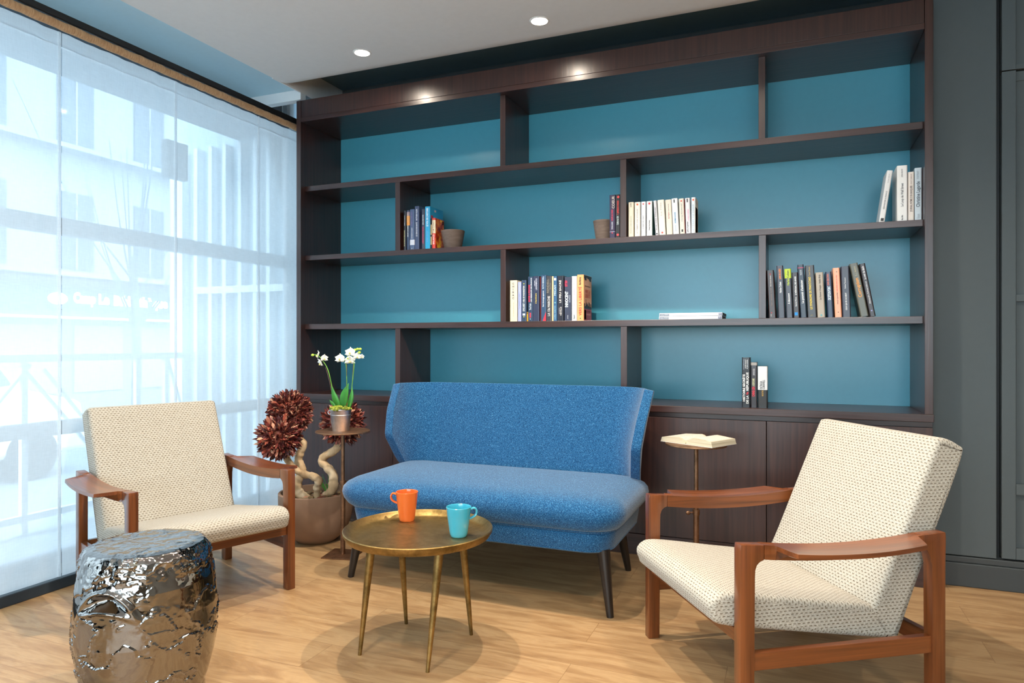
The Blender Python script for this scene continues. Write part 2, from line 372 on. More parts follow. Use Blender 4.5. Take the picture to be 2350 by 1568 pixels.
def empty(name, loc, rz=0, ry=0):
    o = bpy.data.objects.new(name, None); COL.objects.link(o); o.location = loc; o.rotation_euler = (0, ry, rz); o.empty_display_size = .1; return o
def tag(o, label, cat, group=None):
    o['label'] = label; o['category'] = cat
    if group: o['group'] = group
    return o
def struct(o): o['kind'] = 'structure'; return o
def catmull(pts, n=6):
    P = [Vector(p) for p in pts]; P = [P[0]*2-P[1]]+P+[P[-1]*2-P[-2]]; out = []
    for i in range(1, len(P)-2):
        for k in range(n):
            t = k/n; a, b, c, d = P[i-1:i+3]
            out.append(.5*((2*b)+(c-a)*t+(2*a-5*b+4*c-d)*t*t+(3*b-a-3*c+d)*t**3))
    out.append(P[-2]); return out
def interp(tab, x):
    for (a, b), (c, d) in zip(tab, tab[1:]):
        if x <= c: return b+(d-b)*max(0, (x-a))/(c-a)
    return tab[-1][1]

# ------------------------------------------------------------------ the room shell
struct(MB().box(-.19, 5.6, -6.2, .62, -.06, 0).build('floor', M_floor))
# dropped ceiling: flat, then curve and gap shaped to bring shade above the bookcase
prof = [(-6.2, 2.70), (-.20, 2.70)]
for k in range(1, 9):
    a = PI/2*k/8; prof.append((-.20+.17*math.sin(a), 2.70+.12*(1-math.cos(a))))
prof += [(-.03, 2.86), (-.03, 2.98), (-6.2, 2.98)]
struct(MB().prism(prof, 'X', 0, 5.6).build('ceiling', M_ceiling, smooth=True, angle=25))
struct(MB().box(0, 5.6, -.0299, .44, 2.86, 2.98).build('ceiling_back', plain((104, 134, 146), .6)))  # recess painted teal-grey, part of the shade band put above the bookcase
struct(MB().box(-.010, -.0005, -.25, .44, 2.70, 2.98).build('ceiling_edge', M_ceiling))
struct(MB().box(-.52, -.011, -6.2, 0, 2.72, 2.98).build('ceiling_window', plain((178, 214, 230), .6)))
struct(MB().box(-.52, -.001, 0, .05, 2.655, 2.98).build('trim_1', M_white))
struct(MB().box(-.52, .0, .05, .62, 2.93, 2.98).build('ceiling_corner', M_white))
struct(MB().box(0.0, 5.6, .44, .52, 0, 2.98).build('wall_back', M_greywall))
struct(MB().box(5.6, 5.7, -6.2, .52, 0, 2.98).build('wall_right', M_warmwall))
struct(MB().box(-.52, .6, -6.3, -6.2, 0, 2.98).box(.6, 4.6, -6.3, -6.2, 0, .7).box(.6, 4.6, -6.3, -6.2, 2.6, 2.98).box(4.6, 5.7, -6.3, -6.2, 0, 2.98).build('wall_front', M_warmwall))  # opening cut behind the camera to admit extra sky light
w2 = struct(empty('added_fill_window', (2.6, -6.25, .7)))  # unseen window, added behind the camera for soft daylight fill
g = MB().box(-2, 2, -.03, .03, 0, .06).box(-2, 2, -.03, .03, 1.84, 1.9)
for x in (-1.97, -.66, .66, 1.97): g.box(x-.03, x+.03, -.03, .03, .06, 1.84)
g.build('window_frame', M_white, w2)
# grey wall to the right of the bookcase
struct(MB().box(3.49, 3.7465, .10, .40, .138, 2.80).build('wall_panel', M_greywall, bevel=.002)).name = 'wall_side'
struct(MB().box(3.7466, 3.7675, .145, .40, .0, 2.80).build('wall_groove', M_black)).name = 'wall_gap'
struct(MB().box(3.49, 5.6, .13, .40, 0, .136).build('wall_foot', M_greybase)).name = 'wall_plinth'
b = MB().box(3.49, 5.6, .088, .13, 0, .106).box(3.49, 5.6, .096, .13, .106, .134)
struct(b.build('baseboard_back', M_greybase, bevel=.004))
# panelled cupboard door at the frame's right edge
dr = struct(empty('door_1', (3.767, .1, .142)))
def dpart(name, x0, x1, z0, z1, y0, y1, mat=M_greywall): return MB().box(x0, x1, y0, y1, z0, z1).build(name, mat, dr, bevel=.0015)
dpart('door_leaf', .002, .70, 0, 2.165, .018, .05)
dpart('door_stile', 0, .052, 0, 2.165, 0, .02); dpart('door_stile', .65, .702, 0, 2.165, 0, .02)
for z0, z1 in ((0, .05), (.286, .334), (1.142, 1.172)): dpart('door_rail', .0525, .6495, z0, z1, .002, .019)
dpart('door_rail', .0525, .6495, 2.12, 2.163, .014, .019)
d2 = struct(empty('door_2', (3.767, .1, 2.312)))
dr = d2
dpart('door_leaf', .002, .70, 0, .48, .018, .05); dpart('door_stile', 0, .052, 0, .48, 0, .02); dpart('door_rail', .0525, .70, 0, .022, .002, .019)
struct(MB().box(4.50, 5.6, .10, .40, .138, 2.80).build('wall_end', M_greywall))

# window wall: floor track, curtain rail, glazing
struct(MB().box(-.175, -.125, -6.2, .44, .0, .048).build('trim_2', plain((40, 52, 62), .45), bevel=.004))
struct(MB().box(-.19, -.176, -6.2, .44, .0, .05).build('trim_3', M_black))
M_alu = plain((92, 106, 120), .5, name='alu_frame')
win = struct(empty('window_1', (-.5, -1, 0)))
f = MB()
for z0, z1 in ((.0, .06), (.645, .712), (1.645, 1.725), (2.60, 2.72)): f.box(-.035, .035, -5.2, 1.44, z0, z1)
for y in (-5.2, -3.6, -2.1): f.box(-.035, .035, y-.03, y+.03, 0, 2.72)
f.build('window_frame', M_alu, win)
def glass_mat():
    m, t, b = newmat('window_glass'); t.nodes.remove(b); out = t.nodes['Material Output']
    tr = t.nodes.new('ShaderNodeBsdfTransparent'); gl = t.nodes.new('ShaderNodeBsdfGlossy'); gl.inputs['Roughness'].default_value = .02
    tr.inputs[0].default_value = (.97, .99, 1, 1)
    fr = t.nodes.new('ShaderNodeFresnel'); fr.inputs[0].default_value = 1.3
    mx = t.nodes.new('ShaderNodeMixShader'); t.links.new(fr.outputs[0], mx.inputs[0]); t.links.new(tr.outputs[0], mx.inputs[1]); t.links.new(gl.outputs[0], mx.inputs[2]); t.links.new(mx.outputs[0], out.inputs[0])
    return m
M_glass = glass_mat()
MB().box(-.003, .003, -5.2, 1.44, .06, 2.60).build('window_pane', M_glass, win)
# sill step between the curtain and the glass
struct(MB().box(-.54, -.19, -6.2, .55, -.06, .004).build('window_sill', plain((150, 156, 160), .6))).name = 'floor_window'

# curtain rail and rod
rt = empty('curtain_rail', (-.12, -1, 2.55)); tag(rt, 'long black curtain rail with brown fabric covered rod above the sheer curtains', 'curtain rail')
MB().box(-.014, .014, -5.2, 1.43, -.010, .022).build('rail_bar', M_black, rt, bevel=.003)
pts = [(0, -5.2+i*6.6/220, -.032+.0012*math.sin(i*1.7)+.0009*math.sin(i*3.1)) for i in range(221)]
MB().tube(pts, [.0185+.0022*rnd.random() for _ in pts], 14).build('rod_sleeve', noise_mat('sleeve', [(.3, (176, 136, 98)), (.7, (206, 168, 128))], 60, .8, .5, 3, .004, (1, 3, .3)), rt, smooth=True, angle=80)
# sheer panels
def curtain(y0, y1, label, seed):
    r = random.Random(seed); ny = max(12, int((y1-y0)/.012)); nz = 10; P = []
    ph = [r.random()*6 for _ in range(5)]
    for i in range(nz+1):
        z = .050+(2.50-.050)*i/nz; row = []
        for j in range(ny+1):
            y = y0+(y1-y0)*j/ny; k = i/nz
            a = .0008+.0030*max(0, k-.1)
            x = a*(math.sin(y*31+ph[0])+.6*math.sin(y*57+ph[1])+.4*math.sin(y*93+ph[2]))
            row.append((x, y-y0, z))
        P.append(row)
    o = MB().grid(P).build('sheer_curtain', M_curtain, smooth=True, angle=180)
    o.location = (-.150, y0, 0); tag(o, label, 'curtain', 'sheer white curtain panels along the window')
    # narrow doubled hem down one side and along the top
    h = MB().box(-.004, .004, (y1-y0)-.014, (y1-y0)-.002, .05, 2.5); h.build('hem', M_curtain, o)
    MB().box(-.012, -.006, 0.0, y1-y0, 2.435, 2.44).build('top_hem', M_curtain, o)
    return o
ys = [(-3.4, -1.450, 'sheer white curtain panel at the far left edge of the window'),
      (-1.447, -.820, 'sheer white curtain panel left of the seam behind the cream armchair backrest'),
      (-.817, -.201, 'sheer white curtain panel in front of the dark box outside'),
      (-.198, .42, 'narrow sheer white curtain panel beside the dark bookcase')]
for i, (a, b_, l) in enumerate(ys): curtain(a, b_, l, i+3)

# ------------------------------------------------------------------ outside
M_out = plain((140, 147, 153), .9, spec=.1, name='street_stone')
M_outdark = plain((84, 96, 108), .8, spec=.1, name='street_dark')
struct(MB().box(-40, -1.9, -30, 40, -.72, -.62).build('ground_outside', plain((126, 136, 144), .9, spec=.1)))
struct(MB().box(-1.9, -.54, -6.5, .62, -.30, -.06).build('ground_terrace', plain((150, 158, 164), .9, spec=.1)))
struct(MB().box(-1.0, -.54, -6, .5, 2.64, 3.1).build('trim_lintel', plain((120, 130, 138), .8))).name = 'trim_4'
M_ext = plain((170, 190, 202), .8)
struct(MB().box(-1.70, -.575, .50, .60, -.06, 3.6).box(-.543, -.476, .50, .60, -.06, 3.6).box(-.446, 0, .50, .60, -.06, 3.6)
       .box(-.575, -.543, .50, .60, -.06, 1.83).box(-.575, -.543, .50, .60, 2.60, 2.66).box(-.476, -.446, .50, .60, -.06, 2.66).build('wall_outside', M_ext, None)).name = 'wall_exterior'
w3 = struct(empty('window_3', (-.6, .485, 2.66)))
g = MB().box(-.22, .2, -.03, .014, 0, .03)
for x in (-.20, -.115, -.03, .052, .118): g.box(x-.014, x+.014, -.03, .014, .03, .27)
g.build('window_frame', M_white, w3)
for x in (-.158, -.073): MB().box(x-.028, x+.028, .0, .012, .03, .20).build('window_pane', plain((92, 124, 156), .15), w3)
cl = empty('cladding_screen', (-1.2, .48, 0)); tag(cl, 'white ribbed cladding screen outside behind the right half of the curtains', 'screen')
for x0, x1 in ((-1.612, -1.487), (-1.369, -1.334), (-1.223, -1.187), (-1.083, -1.048), (-.933, -.90), (-.787, -.754), (-.664, -.632), (-.507, -.48)):
    MB().box(x0+1.2, x1+1.2, -.05, .018, -.05, 2.60).build('rib', M_white, cl)
MB().box(-.17, .75, -.055, -.02, 1.478, 1.53).build('cross_band', M_white, cl)
# metal railing with diagonal braces
M_rail = plain((214, 222, 228), .5, name='railing_paint')
rl = empty('railing', (-1.4, -.5, 0)); tag(rl, 'white metal railing with diagonal braces outside the window', 'railing')
MB().box(-.02, .02, -5, .98, .985, 1.03).build('top_rail', M_rail, rl)
MB().box(-.02, .02, -5, .98, .02, .06).build('bottom_rail', M_rail, rl)
for y in (-3.9, -2.95, -2.0, -1.2, -.32, .46, .70): MB().box(-.016, .016, y-.018, y+.018, -.05, .985).build('post', M_rail, rl)
for a, b_ in (((-.28, .97), (-1.0, .10)), ((-.34, .97), (.36, .1)), ((-1.22, .97), (-1.9, .1)), ((.45, .12), (-.2, .94)), ((.72, .97), (.95, .3)), ((-2.02, .97), (-2.8, .1))):
    MB().tube([(0, a[0], a[1]), (0, b_[0], b_[1])], .013, 8).build('brace', M_rail, rl)
# box hung by the window
M_boxm = plain((130, 142, 152), .6)
bx = empty('wall_box', (-.43, -.655, 2.057)); tag(bx, 'dark grey box seen through the upper curtain', 'box')
MB().box(-.028, .022, 0, .150, 0, .215).build('box_body', M_boxm, bx, bevel=.006)
MB().box(.0221, .025, .012, .138, .012, .203).build('box_front', plain((80, 92, 104), .5), bx, bevel=.001)
# street: building opposite with shop fascia, van, trees
bd = empty('corner_building', (-12, 6, 0)); tag(bd, 'pale stone apartment building across the street with a shop sign', 'building')
MB().box(-1, 0, -12, 12, -.62, 13).build('facade', M_out, bd)
k = 0
for zi, z in enumerate((2.75, 5.5, 8.3)):
    for yi in range(-5, 6):
        y = yi*1.9-.85
        wv = MB().box(0, .04, y-.42, y+.42, z, z+1.7).build('window', M_outdark, bd)
        MB().box(.04, .06, y-.02, y+.02, z, z+1.7).build('mullion', M_out, wv)
    MB().box(0, .5, -12, 12, z-.2, z-.1).build('balcony_ledge', M_out, bd)
MB().box(0, .25, -1.2, 12, 1.84, 2.36).build('shop_fascia', M_outdark, bd)
MB().box(0, .7, -1.2, 12, 1.62, 1.67).build('awning_edge', M_white, bd)
for y in (-3.2, -1.6, 0, 1.6, 3.2, 4.8, 6.4): MB().box(0, .05, y-.6, y+.6, .0, 1.5).build('shop_window', plain((150, 164, 178), .4), bd)
def text(s, parent, name, mat, size, loc, rot, length=None, xs=None, offset=0, ext=.0, align='CENTER', ht=None):
    c = bpy.data.curves.new(name, 'FONT'); c.body = s; c.size = size; c.align_x = align; c.align_y = 'CENTER'; c.offset = offset; c.extrude = ext; c.resolution_u = 2
    c.materials.append(mat); o = bpy.data.objects.new(name, c); COL.objects.link(o); o.parent = parent; o.location = loc; o.rotation_euler = rot
    if length: TEXTS.append((o, length))
    return o
TEXTS = []
M_signw = emis('sign_white', (1, 1, 1, 1), 3.0); M_signr = emis('sign_red', (1, .04, .08, 1), 1.6)
RX = (PI/2, 0, PI/2)
text('Camp', bd, 'sign_text', M_signw, .30, (.27, 1.08, 2.09), RX, .53, offset=.02)
text('Le', bd, 'sign_text', M_signr, .30, (.27, 1.54, 2.09), RX, .28, offset=.02)
text('Bibliothèque', bd, 'sign_text', M_signw, .30, (.27, 2.53, 2.08), RX, 1.50, offset=.02)
MB().sphere((.3, .45, 2.06), .13, 16, 10, (.2, 1.7, 1)).build('round_sign', M_signw, bd)
vn = empty('parked_van', (-6.75, 0.86, -.62)); tag(vn, 'white van parked in the street beyond the railing', 'van')
MB().prism([(-2.3, .3), (-2.3, 1.3), (-2.15, 1.75), (.7, 1.75), (1.2, 1.15), (1.95, .95), (2.05, .3)], 'X', -.85, .85).build('van_body', plain((190, 196, 200), .3), vn, bevel=.06)
MB().prism([(.55, 1.2), (.55, 1.6), (.78, 1.6), (1.05, 1.2)], 'X', .851, .86).build('van_window', M_outdark, vn)
for y in (-1.5, 1.3):
    wv = MB().lathe([(0.0, -.1), (.30, -.1), (.33, -.06), (.33, .06), (.30, .1), (0, .1)], 24)
    o = wv.build('wheel', M_black, vn, smooth=True); o.rotation_euler = (0, PI/2, 0); o.location = (.78, y, .33)
M_outbark = plain((88, 100, 110), .9)
def street_tree(x, y, seed):
    r = random.Random(seed); t = empty('street_tree', (x, y, -.62)); tr = MB()
    tr.tube(catmull([(0, 0, 0), (.03, .02, 1.6), (-.03, -.02, 3.2)], 4), [.085-.003*i for i in range(9)], 10); tr.build('trunk', M_outbark, t, smooth=True)
    br = MB()
    for q in range(14):
        a = r.random()*2*PI; h = 1.8+r.random()*1.3; L = 1.2+r.random()*1.5
        br.tube(catmull([(0, 0, h), (math.cos(a)*L*.4, math.sin(a)*L*.4, h+L*.6), (math.cos(a)*L*.7, math.sin(a)*L*.7, h+L*1.3)], 4), [.02-.0019*i for i in range(9)], 6)
    br.build('branches', M_outbark, t, smooth=True); return t
tag(street_tree(-7.5, 4.9, 4), 'bare winter tree standing on the pavement opposite the window', 'tree')

# ------------------------------------------------------------------ bookcase
bc = empty('bookcase', (0, 0, 0)); tag(bc, 'large dark brown wooden bookcase with teal back panels and cupboards below', 'bookcase')
W = 3.4534; Dp = .422
def P(name, x0, x1, y0, y1, z0, z1, mat, bev=.0012, par=None): return MB().box(x0, x1, y0, y1, z0, z1).build(name, mat, par or bc, bevel=bev)
P('side_panel', -.0342, 0, 0, .435, .746, 2.648, M_wenge_z); P('side_panel', W, W+.0334, 0, .435, .7806, 2.648, M_wenge_z)
P('fascia', .002, W-.002, .002, .03, 2.540, 2.648, M_wenge_z)
P('top_board', .001, W-.001, .0, Dp, 2.510, 2.5385, M_wenge_x)
P('top_cover', .0, W, .03, .435, 2.62, 2.646, M_wenge_dark, 0)
SH = ((2.0749, 2.1077), (1.6318, 1.6622), (1.1890, 1.2226))
for a, b_ in SH: P('shelf', .0005, W-.0005, .042, Dp, a, b_, M_wenge_x)
P('back_panel', .0, W, Dp, .438, .70, 2.62, M_teal, 0)
P('counter', -.036, W+.036, -.004, Dp, .746, .7805, M_wenge_x, .002)
for x0, x1, z0, z1 in ((1.364, 1.396, 2.1079, 2.5098), (2.749, 2.780, 2.1079, 2.5098), (.6714, .705, 1.6624, 2.0747), (2.0567, 2.0895, 1.6624, 2.0747),
                       (1.3655, 1.3975, 1.2228, 1.6316), (2.750, 2.7835, 1.2228, 1.6316), (.6714, .705, .7807, 1.1888), (2.060, 2.0935, .7807, 1.1888)):
    P('divider', x0, x1, .044, Dp, z0, z1, M_wenge_z)
P('reveal_rail', -.034, W+.033, .022, .06, .7215, .7455, M_wenge_x, 0)
P('cabinet_carcass', -.034, W+.033, .0222, .42, .095, .7213, M_wenge_dark, 0)
xs = [-.034, .681, 1.377, 2.083, 2.787, W+.033]
for i in range(5):
    MB().box(xs[i]+.0018, xs[i+1]-.0018, 0, .022, .112, .7195).build('cupboard_door', M_wenge_z, bc, bevel=.001)
P('plinth', -.034, W+.033, .004, .03, 0, .108, M_wenge_x, .001)

# ------------------------------------------------------------------ books
NAVY = (34, 44, 62); BLK = (24, 22, 24); WH = (222, 222, 218)
def book(x, y, z, wd, h, tilt, dep, col, label, group, titles=(), bands=(), cover=None, rough=.35, extra=None, pages=(214, 205, 184)):
    t = math.radians(tilt); lift = wd*math.sin(t) if t > 0 else 0
    r = empty('book', (x, y, z+lift+.0004), 0, t); tag(r, label, 'book', group)
    m = col if not isinstance(col, tuple) else plain(col, rough, coat=.15)
    tk = .0014 if wd > .01 else .0008
    c = MB().prism([(0, dep), (0, .004), (.0018, .0012), (.005, 0), (wd-.005, 0), (wd-.0018, .0012), (wd, .004), (wd, dep), (wd-tk, dep), (wd-tk, .004), (tk, .004), (tk, dep)] if wd > .013 else
                   [(0, dep), (0, .001), (.001, 0), (wd-.001, 0), (wd, .001), (wd, dep), (wd-tk, dep), (wd-tk, .003), (tk, .003), (tk, dep)], 'Z', 0, h)
    c.build('cover', m, r)
    MB().box(tk+.0001, wd-tk-.0001, .0045, dep-.002, .0015, h-.0015).build('pages', plain(pages, .9), r)
    for (z0, z1, cc) in bands:
        MB().prism([(-.0003, .02), (-.0003, .0038), (.0016, .0009), (.0048, -.0003), (wd-.0048, -.0003), (wd-.0016, .0009), (wd+.0003, .0038), (wd+.0003, .02)], 'Z', z0*h, z1*h).build('spine_band', plain(cc, .4), r)
    for tt in titles:
        s, z0, z1, xc, wf, cc = tt[:6]
        mode = tt[6] if len(tt) > 6 else 'up'
        mt = plain(cc, .5)
        L = (z1-z0)*h; cap = wf*wd
        if mode == 'up':
            text(s, r, 'spine_title', mt, cap/.70, (xc*wd, -.0009, (z0+z1)/2*h), (PI/2, -PI/2, 0), L, offset=cap*.03)
        elif mode == 'stack':
            n = len(s)
            for i, ch in enumerate(s):
                text(ch, r, 'spine_letter', mt, cap, (xc*wd, -.0009, h*(z1-(i+.5)*(z1-z0)/n)), (PI/2, 0, 0), None, offset=cap*.03)
        elif mode == 'dot':
            MB().lathe([(0.00001, -.0001), (cap/2, -.0001), (cap/2, .0003), (0.00001, .0003)], 14).build('spine_mark', mt, r).matrix_local = Matrix.Translation((xc*wd, -.0006, z0*h)) @ Matrix.Rotation(PI/2, 4, 'X')
        elif mode == 'sq':
            MB().box(xc*wd-cap/2, xc*wd+cap/2, -.0008, -.0002, z0*h, z1*h).build('spine_mark', mt, r)
        elif mode == 'cover':   # lettering on the right-hand board
            text(s, r, 'cover_title', mt, wf, (wd+.0006, xc, (z0+z1)/2*h), (PI/2, 0, PI/2), tt[7], offset=wf*.02)
    if cover:
        for (y0, y1, z0, z1, cc) in cover:
            MB().box(wd, wd+.0005, y0, y1, z0*h, z1*h).build('cover_print', cc if not isinstance(cc, tuple) else plain(cc, .4), r)
    if extra: extra(r, wd, h)
    return r
Y0 = .060
G1 = 'books in the left group on the second shelf'
z = 1.6622
book(.7204, Y0, z, .0151, .2412, 0, .15, (36, 40, 52), 'dark book leaning on the divider, first of the left group with pale lettering', G1,
     [('DE LA RUE À PERSONNE', .10, .50, .45, .36, (220, 215, 160)), ('MARIE DE LAUNAY', .62, .88, .5, .34, (200, 205, 210))])
book(.7405, Y0, z, .0210, .2410, 0, .15, (48, 62, 92), 'navy book with an orange sunset glow near the top of its spine', G1,
     [('DROIT D\'AIMER', .33, .62, .5, .32, WH), ('SOPHIE HENAFF', .70, .92, .5, .2, (230, 200, 160))], [(.62, .86, (226, 150, 70)), (.86, .96, (150, 130, 140))])
book(.7632, Y0, z, .0320, .2454, 0, .155, (72, 90, 124), 'blue grey book with a white band low on its spine', G1,
     [('LA FEMME DU TEMPS PERDU', .58, .94, .45, .14, (150, 110, 160)), ('CATHERINE DUSSERT', .27, .55, .5, .17, (220, 222, 228)), ('ROMAN', .02, .05, .5, .16, WH, 'up')], [(.12, .25, (196, 200, 212))])
book(.7969, Y0, z, .0305, .2615, 0, .16, (62, 74, 106), 'tall slate blue book with bold white lettering beside a cyan book group', G1,
     [('LE CERCLE DE SANTÉ', .30, .63, .5, .28, (226, 228, 235)), ('MATTHEW KLEIN', .67, .93, .5, .28, (226, 228, 235))])
book(.8448, Y0, z, .0214, .2405, 0, .14, (58, 62, 78), 'grey book with pink and white lettering left of the cyan book', G1,
     [('LAMENTATIONS DU MONDE', .14, .56, .5, .36, (214, 70, 110)), ('JEAN-CHRISTOPHE', .61, .86, .5, .36, (205, 208, 216))])
book(.8675, Y0, z, .0343, .2540, 0, .165, (36, 154, 200), 'bright cyan book with white lettering on the second shelf', G1,
     [('LE VOL DE L\'HISTOIRE', .53, .96, .5, .34, (236, 240, 240)), ('ALFRED LENGLET', .16, .43, .5, .17, (130, 160, 210))],
     cover=[(.012, .038, .72, .80, (190, 40, 60)), (.055, .075, .90, .95, (200, 170, 180))])
book(.9038, Y0, z, .0110, .1802, 0, .11, (28, 24, 24), 'thin black paperback squeezed between the cyan and red books', G1, [('L\'ETE', .13, .40, .6, .5, (216, 190, 140), 'sq'), ('X', .46, .80, .6, .5, (216, 190, 140), 'sq')][:2])
M_fire = noise_mat('flame_cover', [(.35, (52, 20, 14)), (.46, (170, 40, 20)), (.56, (226, 120, 30)), (.66, (238, 190, 50))], 22, .4, 0, 3)
book(.9157, Y0, z, .0214, .1826, 0, .110, (206, 58, 48), 'red paperback with a fiery orange cover behind the small clay pot', G1,
     [('TOM CLANCY', .50, .92, .5, .40, (120, 60, 50)), ('BALANCE', .14, .46, .5, .5, (240, 210, 200))], [(.50, .93, (238, 224, 190))],
     cover=[(.004, .108, .02, .98, M_fire), (.088, .104, .84, .96, (24, 50, 110))])
def pot(x, y, z, rt_, rb, h, label):
    r = empty('flower_pot', (x, y, z+.0004)); tag(r, label, 'pot', 'small clay pots on the second shelf')
    MB().lathe([(0, 0), (rb-.003, 0), (rb, .003), (rt_, h-.008), (rt_+.0012, h-.004), (rt_, h), (rt_-.006, h), (rt_-.009, h-.01), (rb-.006, .008), (0, .008)], 48).build('pot_body', M_claydark, r, smooth=True)
    MB().lathe([(0, h-.022), (rt_-.0098, h-.022)], 32).build('pot_fill', M_soil, r)
    g = MB()
    for k in range(15): g.sphere((.022*math.cos(PI*k/14)*1.0, -.0008, .010*math.sin(PI*k/14)), .0009, 5, 4)
    o = g.build('stamp', plain((62, 52, 47), .9), r); o.location = (0, -(rb+(rt_-rb)*.62), h*.66); o.rotation_euler = (-.13, 0, 0)
    return r
pot(1.0165, .135, z, .0705, .052, .1105, 'small grey brown clay pot beside the red paperback')
pot(1.9435, .132, z, .0560, .042, .1080, 'small grey brown clay pot beside the two black books')
G2 = 'books in the middle groups on the second shelf'
book(1.9947, Y0, z, .0310, .2316, 0, .145, (46, 36, 66), 'dark purple book with red and white lettering beside the clay pot', G2,
     [('COUPS AU COEUR', .40, .66, .5, .24, (214, 50, 80)), ('TATIANA HARDIE', .20, .38, .5, .2, (200, 205, 220)), ('COEUR', .68, .97, .7, .45, (190, 180, 170)), ('x', .12, 0, .5, .2, (220, 50, 70), 'dot')], [(.145, .152, (190, 190, 210))])
book(2.0270, Y0, z, .0262, .2317, 0, .145, (22, 20, 24), 'black book with red lettering standing against the divider', G2,
     [('T. JEFFERSON PARKER', .53, .86, .55, .36, (210, 50, 40)), ('California Girl', .30, .50, .5, .34, (190, 205, 205)), ('x', .07, 0, .5, .5, (210, 60, 60), 'dot'), ('x', .94, 0, .6, .5, (220, 60, 60), 'dot')])
book(2.0903, .11, z, .0062, .183, 0, .11, (60, 44, 38), 'thin dark brown paperback next to the divider, before the white paperbacks', G2)
whites = [(2.0972, .0280, .1849, 0, (214, 205, 184), 'cream', [('FRANCOISE SAGAN', .10, .60, .5, .16, (150, 145, 130)), ('LE LIVRE', .86, .97, .5, .2, (60, 60, 60))], None),
 (2.1303, .0300, .1829, 0, (214, 210, 202), 'off-white with an orange dot', [('LE TEMPS DES ETOILES', .08, .80, .5, .2, (160, 155, 155)), ('x', .93, 0, .5, .34, (222, 100, 60), 'dot')], None),
 (2.1651, .0230, .1829, 0, (216, 220, 226), 'slim white with a small red dot', [('LA NUIT DU CHAT', .20, .60, .5, .2, (80, 80, 90)), ('x', .93, 0, .5, .34, (200, 50, 50), 'dot')], None),
 (2.1934, .0300, .1831, 0, (206, 208, 212), 'white with a dark red dot and green cover', [('Hoang Hay Hoang', .16, .45, .5, .2, (70, 70, 80)), ('x', .93, 0, .5, .36, (196, 44, 50), 'dot')], (40, 92, 84)),
 (2.2407, .0154, .1834, -3.7, (200, 202, 208), 'thinnest white, tilted', [('RUE DES EXILES', .15, .80, .5, .3, (120, 110, 125)), ('x', .03, .07, .5, .4, (40, 40, 50), 'sq')], None),
 (2.2596, .0339, .1845, -3.1, (216, 214, 204), 'wide ivory, tilted', [('La Fille', .55, .92, .5, .2, (180, 175, 165)), ('x', .07, 0, .5, .3, (190, 90, 80), 'dot')], None),
 (2.2985, .0303, .1827, -2.7, (210, 204, 190), 'beige with red lettering, tilted', [('Anne Fougeres', .45, .64, .5, .2, (170, 60, 60)), ('Le grand desordre', .66, .88, .5, .16, (150, 120, 110))], None),
 (2.3315, .0301, .1865, -2.8, (214, 218, 222), 'white with bright blue lettering', [('UNE FEMME POUR DEUX', .30, .62, .5, .24, (40, 130, 180)), ('GILLES ROUX', .08, .26, .5, .2, (150, 170, 190)), ('x', .88, .97, .45, .2, (50, 50, 55), 'sq')], None),
 (2.3663, .0253, .1835, -2.1, (206, 202, 190), 'off-white with a red dot and red cover', [('Hong Kindered', .35, .85, .5, .2, (130, 130, 130)), ('x', .93, 0, .5, .34, (190, 70, 60), 'dot'), ('x', .06, .13, .5, .3, (40, 40, 40), 'sq')], (160, 40, 44)),
 (2.3970, .0235, .1838, -1.9, (208, 208, 214), 'white with pink lettering', [('LE ROMAN DU MARIAGE', .36, .68, .6, .2, (214, 110, 150)), ('Jeffrey Eugenides', .04, .34, .4, .26, (60, 60, 70)), ('x', .88, .98, .5, .25, (50, 50, 55), 'sq')], None)]
for (x, wd, h, tl, c, lb, tt, cv) in whites:
    book(x, Y0, z, wd, h, tl, .108, c, lb+' paperback in the row of white paperbacks', G2, tt, cover=[(.003, .106, .01, .99, cv)] if cv else None)
M_paint = noise_mat('painting_cover', [(.35, (44, 34, 28)), (.48, (110, 88, 66)), (.58, (168, 146, 116)), (.7, (212, 196, 168))], 26, .5, 0, 4, .004, (1, 1, .45))
book(2.4230, Y0, z, .0202, .1853, 0, .108, (206, 214, 220), 'last white paperback of its row with a painted cover facing right', G2,
     [('LETTRES DE PARIS', .05, .80, .5, .3, (160, 180, 200)), ('x', .93, 0, .5, .5, (224, 96, 60), 'dot'), ('Le Second', .86, .90, .05, .008, (170, 40, 40), 'cover', .045)],
     cover=[(.003, .106, .01, .99, (206, 190, 166)), (.004, .09, .02, .74, M_paint), (.004, .022, .86, .95, (170, 36, 40))])
# far right group, second shelf
G3 = 'white books at the right end of the second shelf'
book(3.2773, Y0, z, .0235, .2395, 8.2, .15, (222, 221, 220), 'white book tilted to the right at the start of the right end group', G3,
     [('RÉINVENTER LA FRANCE', .25, .60, .5, .26, (120, 116, 116)), ('ROGER LEBRUN', .76, .93, .5, .18, (170, 166, 166)), ('x', .02, .075, .5, .5, (30, 30, 32), 'sq')], cover=None)
book(3.3516, Y0, z, .0421, .2568, 0, .17, (226, 224, 221), 'thick white book, tallest in the right end group', G3,
     [('Le Loup de Wall Street', .26, .68, .5, .24, (90, 88, 90)), ('JORDAN BELFORT', .79, .94, .48, .12, (110, 108, 110)), ('Max Milo', .02, .11, .5, .14, (80, 78, 80))])
book(3.3970, Y0, z, .0234, .2240, 0, .14, (222, 212, 202), 'slim cream book with brown capitals at the right end', G3,
     [('JOURNAL INTIME D\'UN BANQUIER', .18, .72, .5, .36, (94, 66, 60)), ('CROIRE ET COMPRENDRE', .74, .96, .5, .16, (130, 90, 84)), ('x', .0, .14, .5, .14, (90, 60, 56), 'sq')][:2])
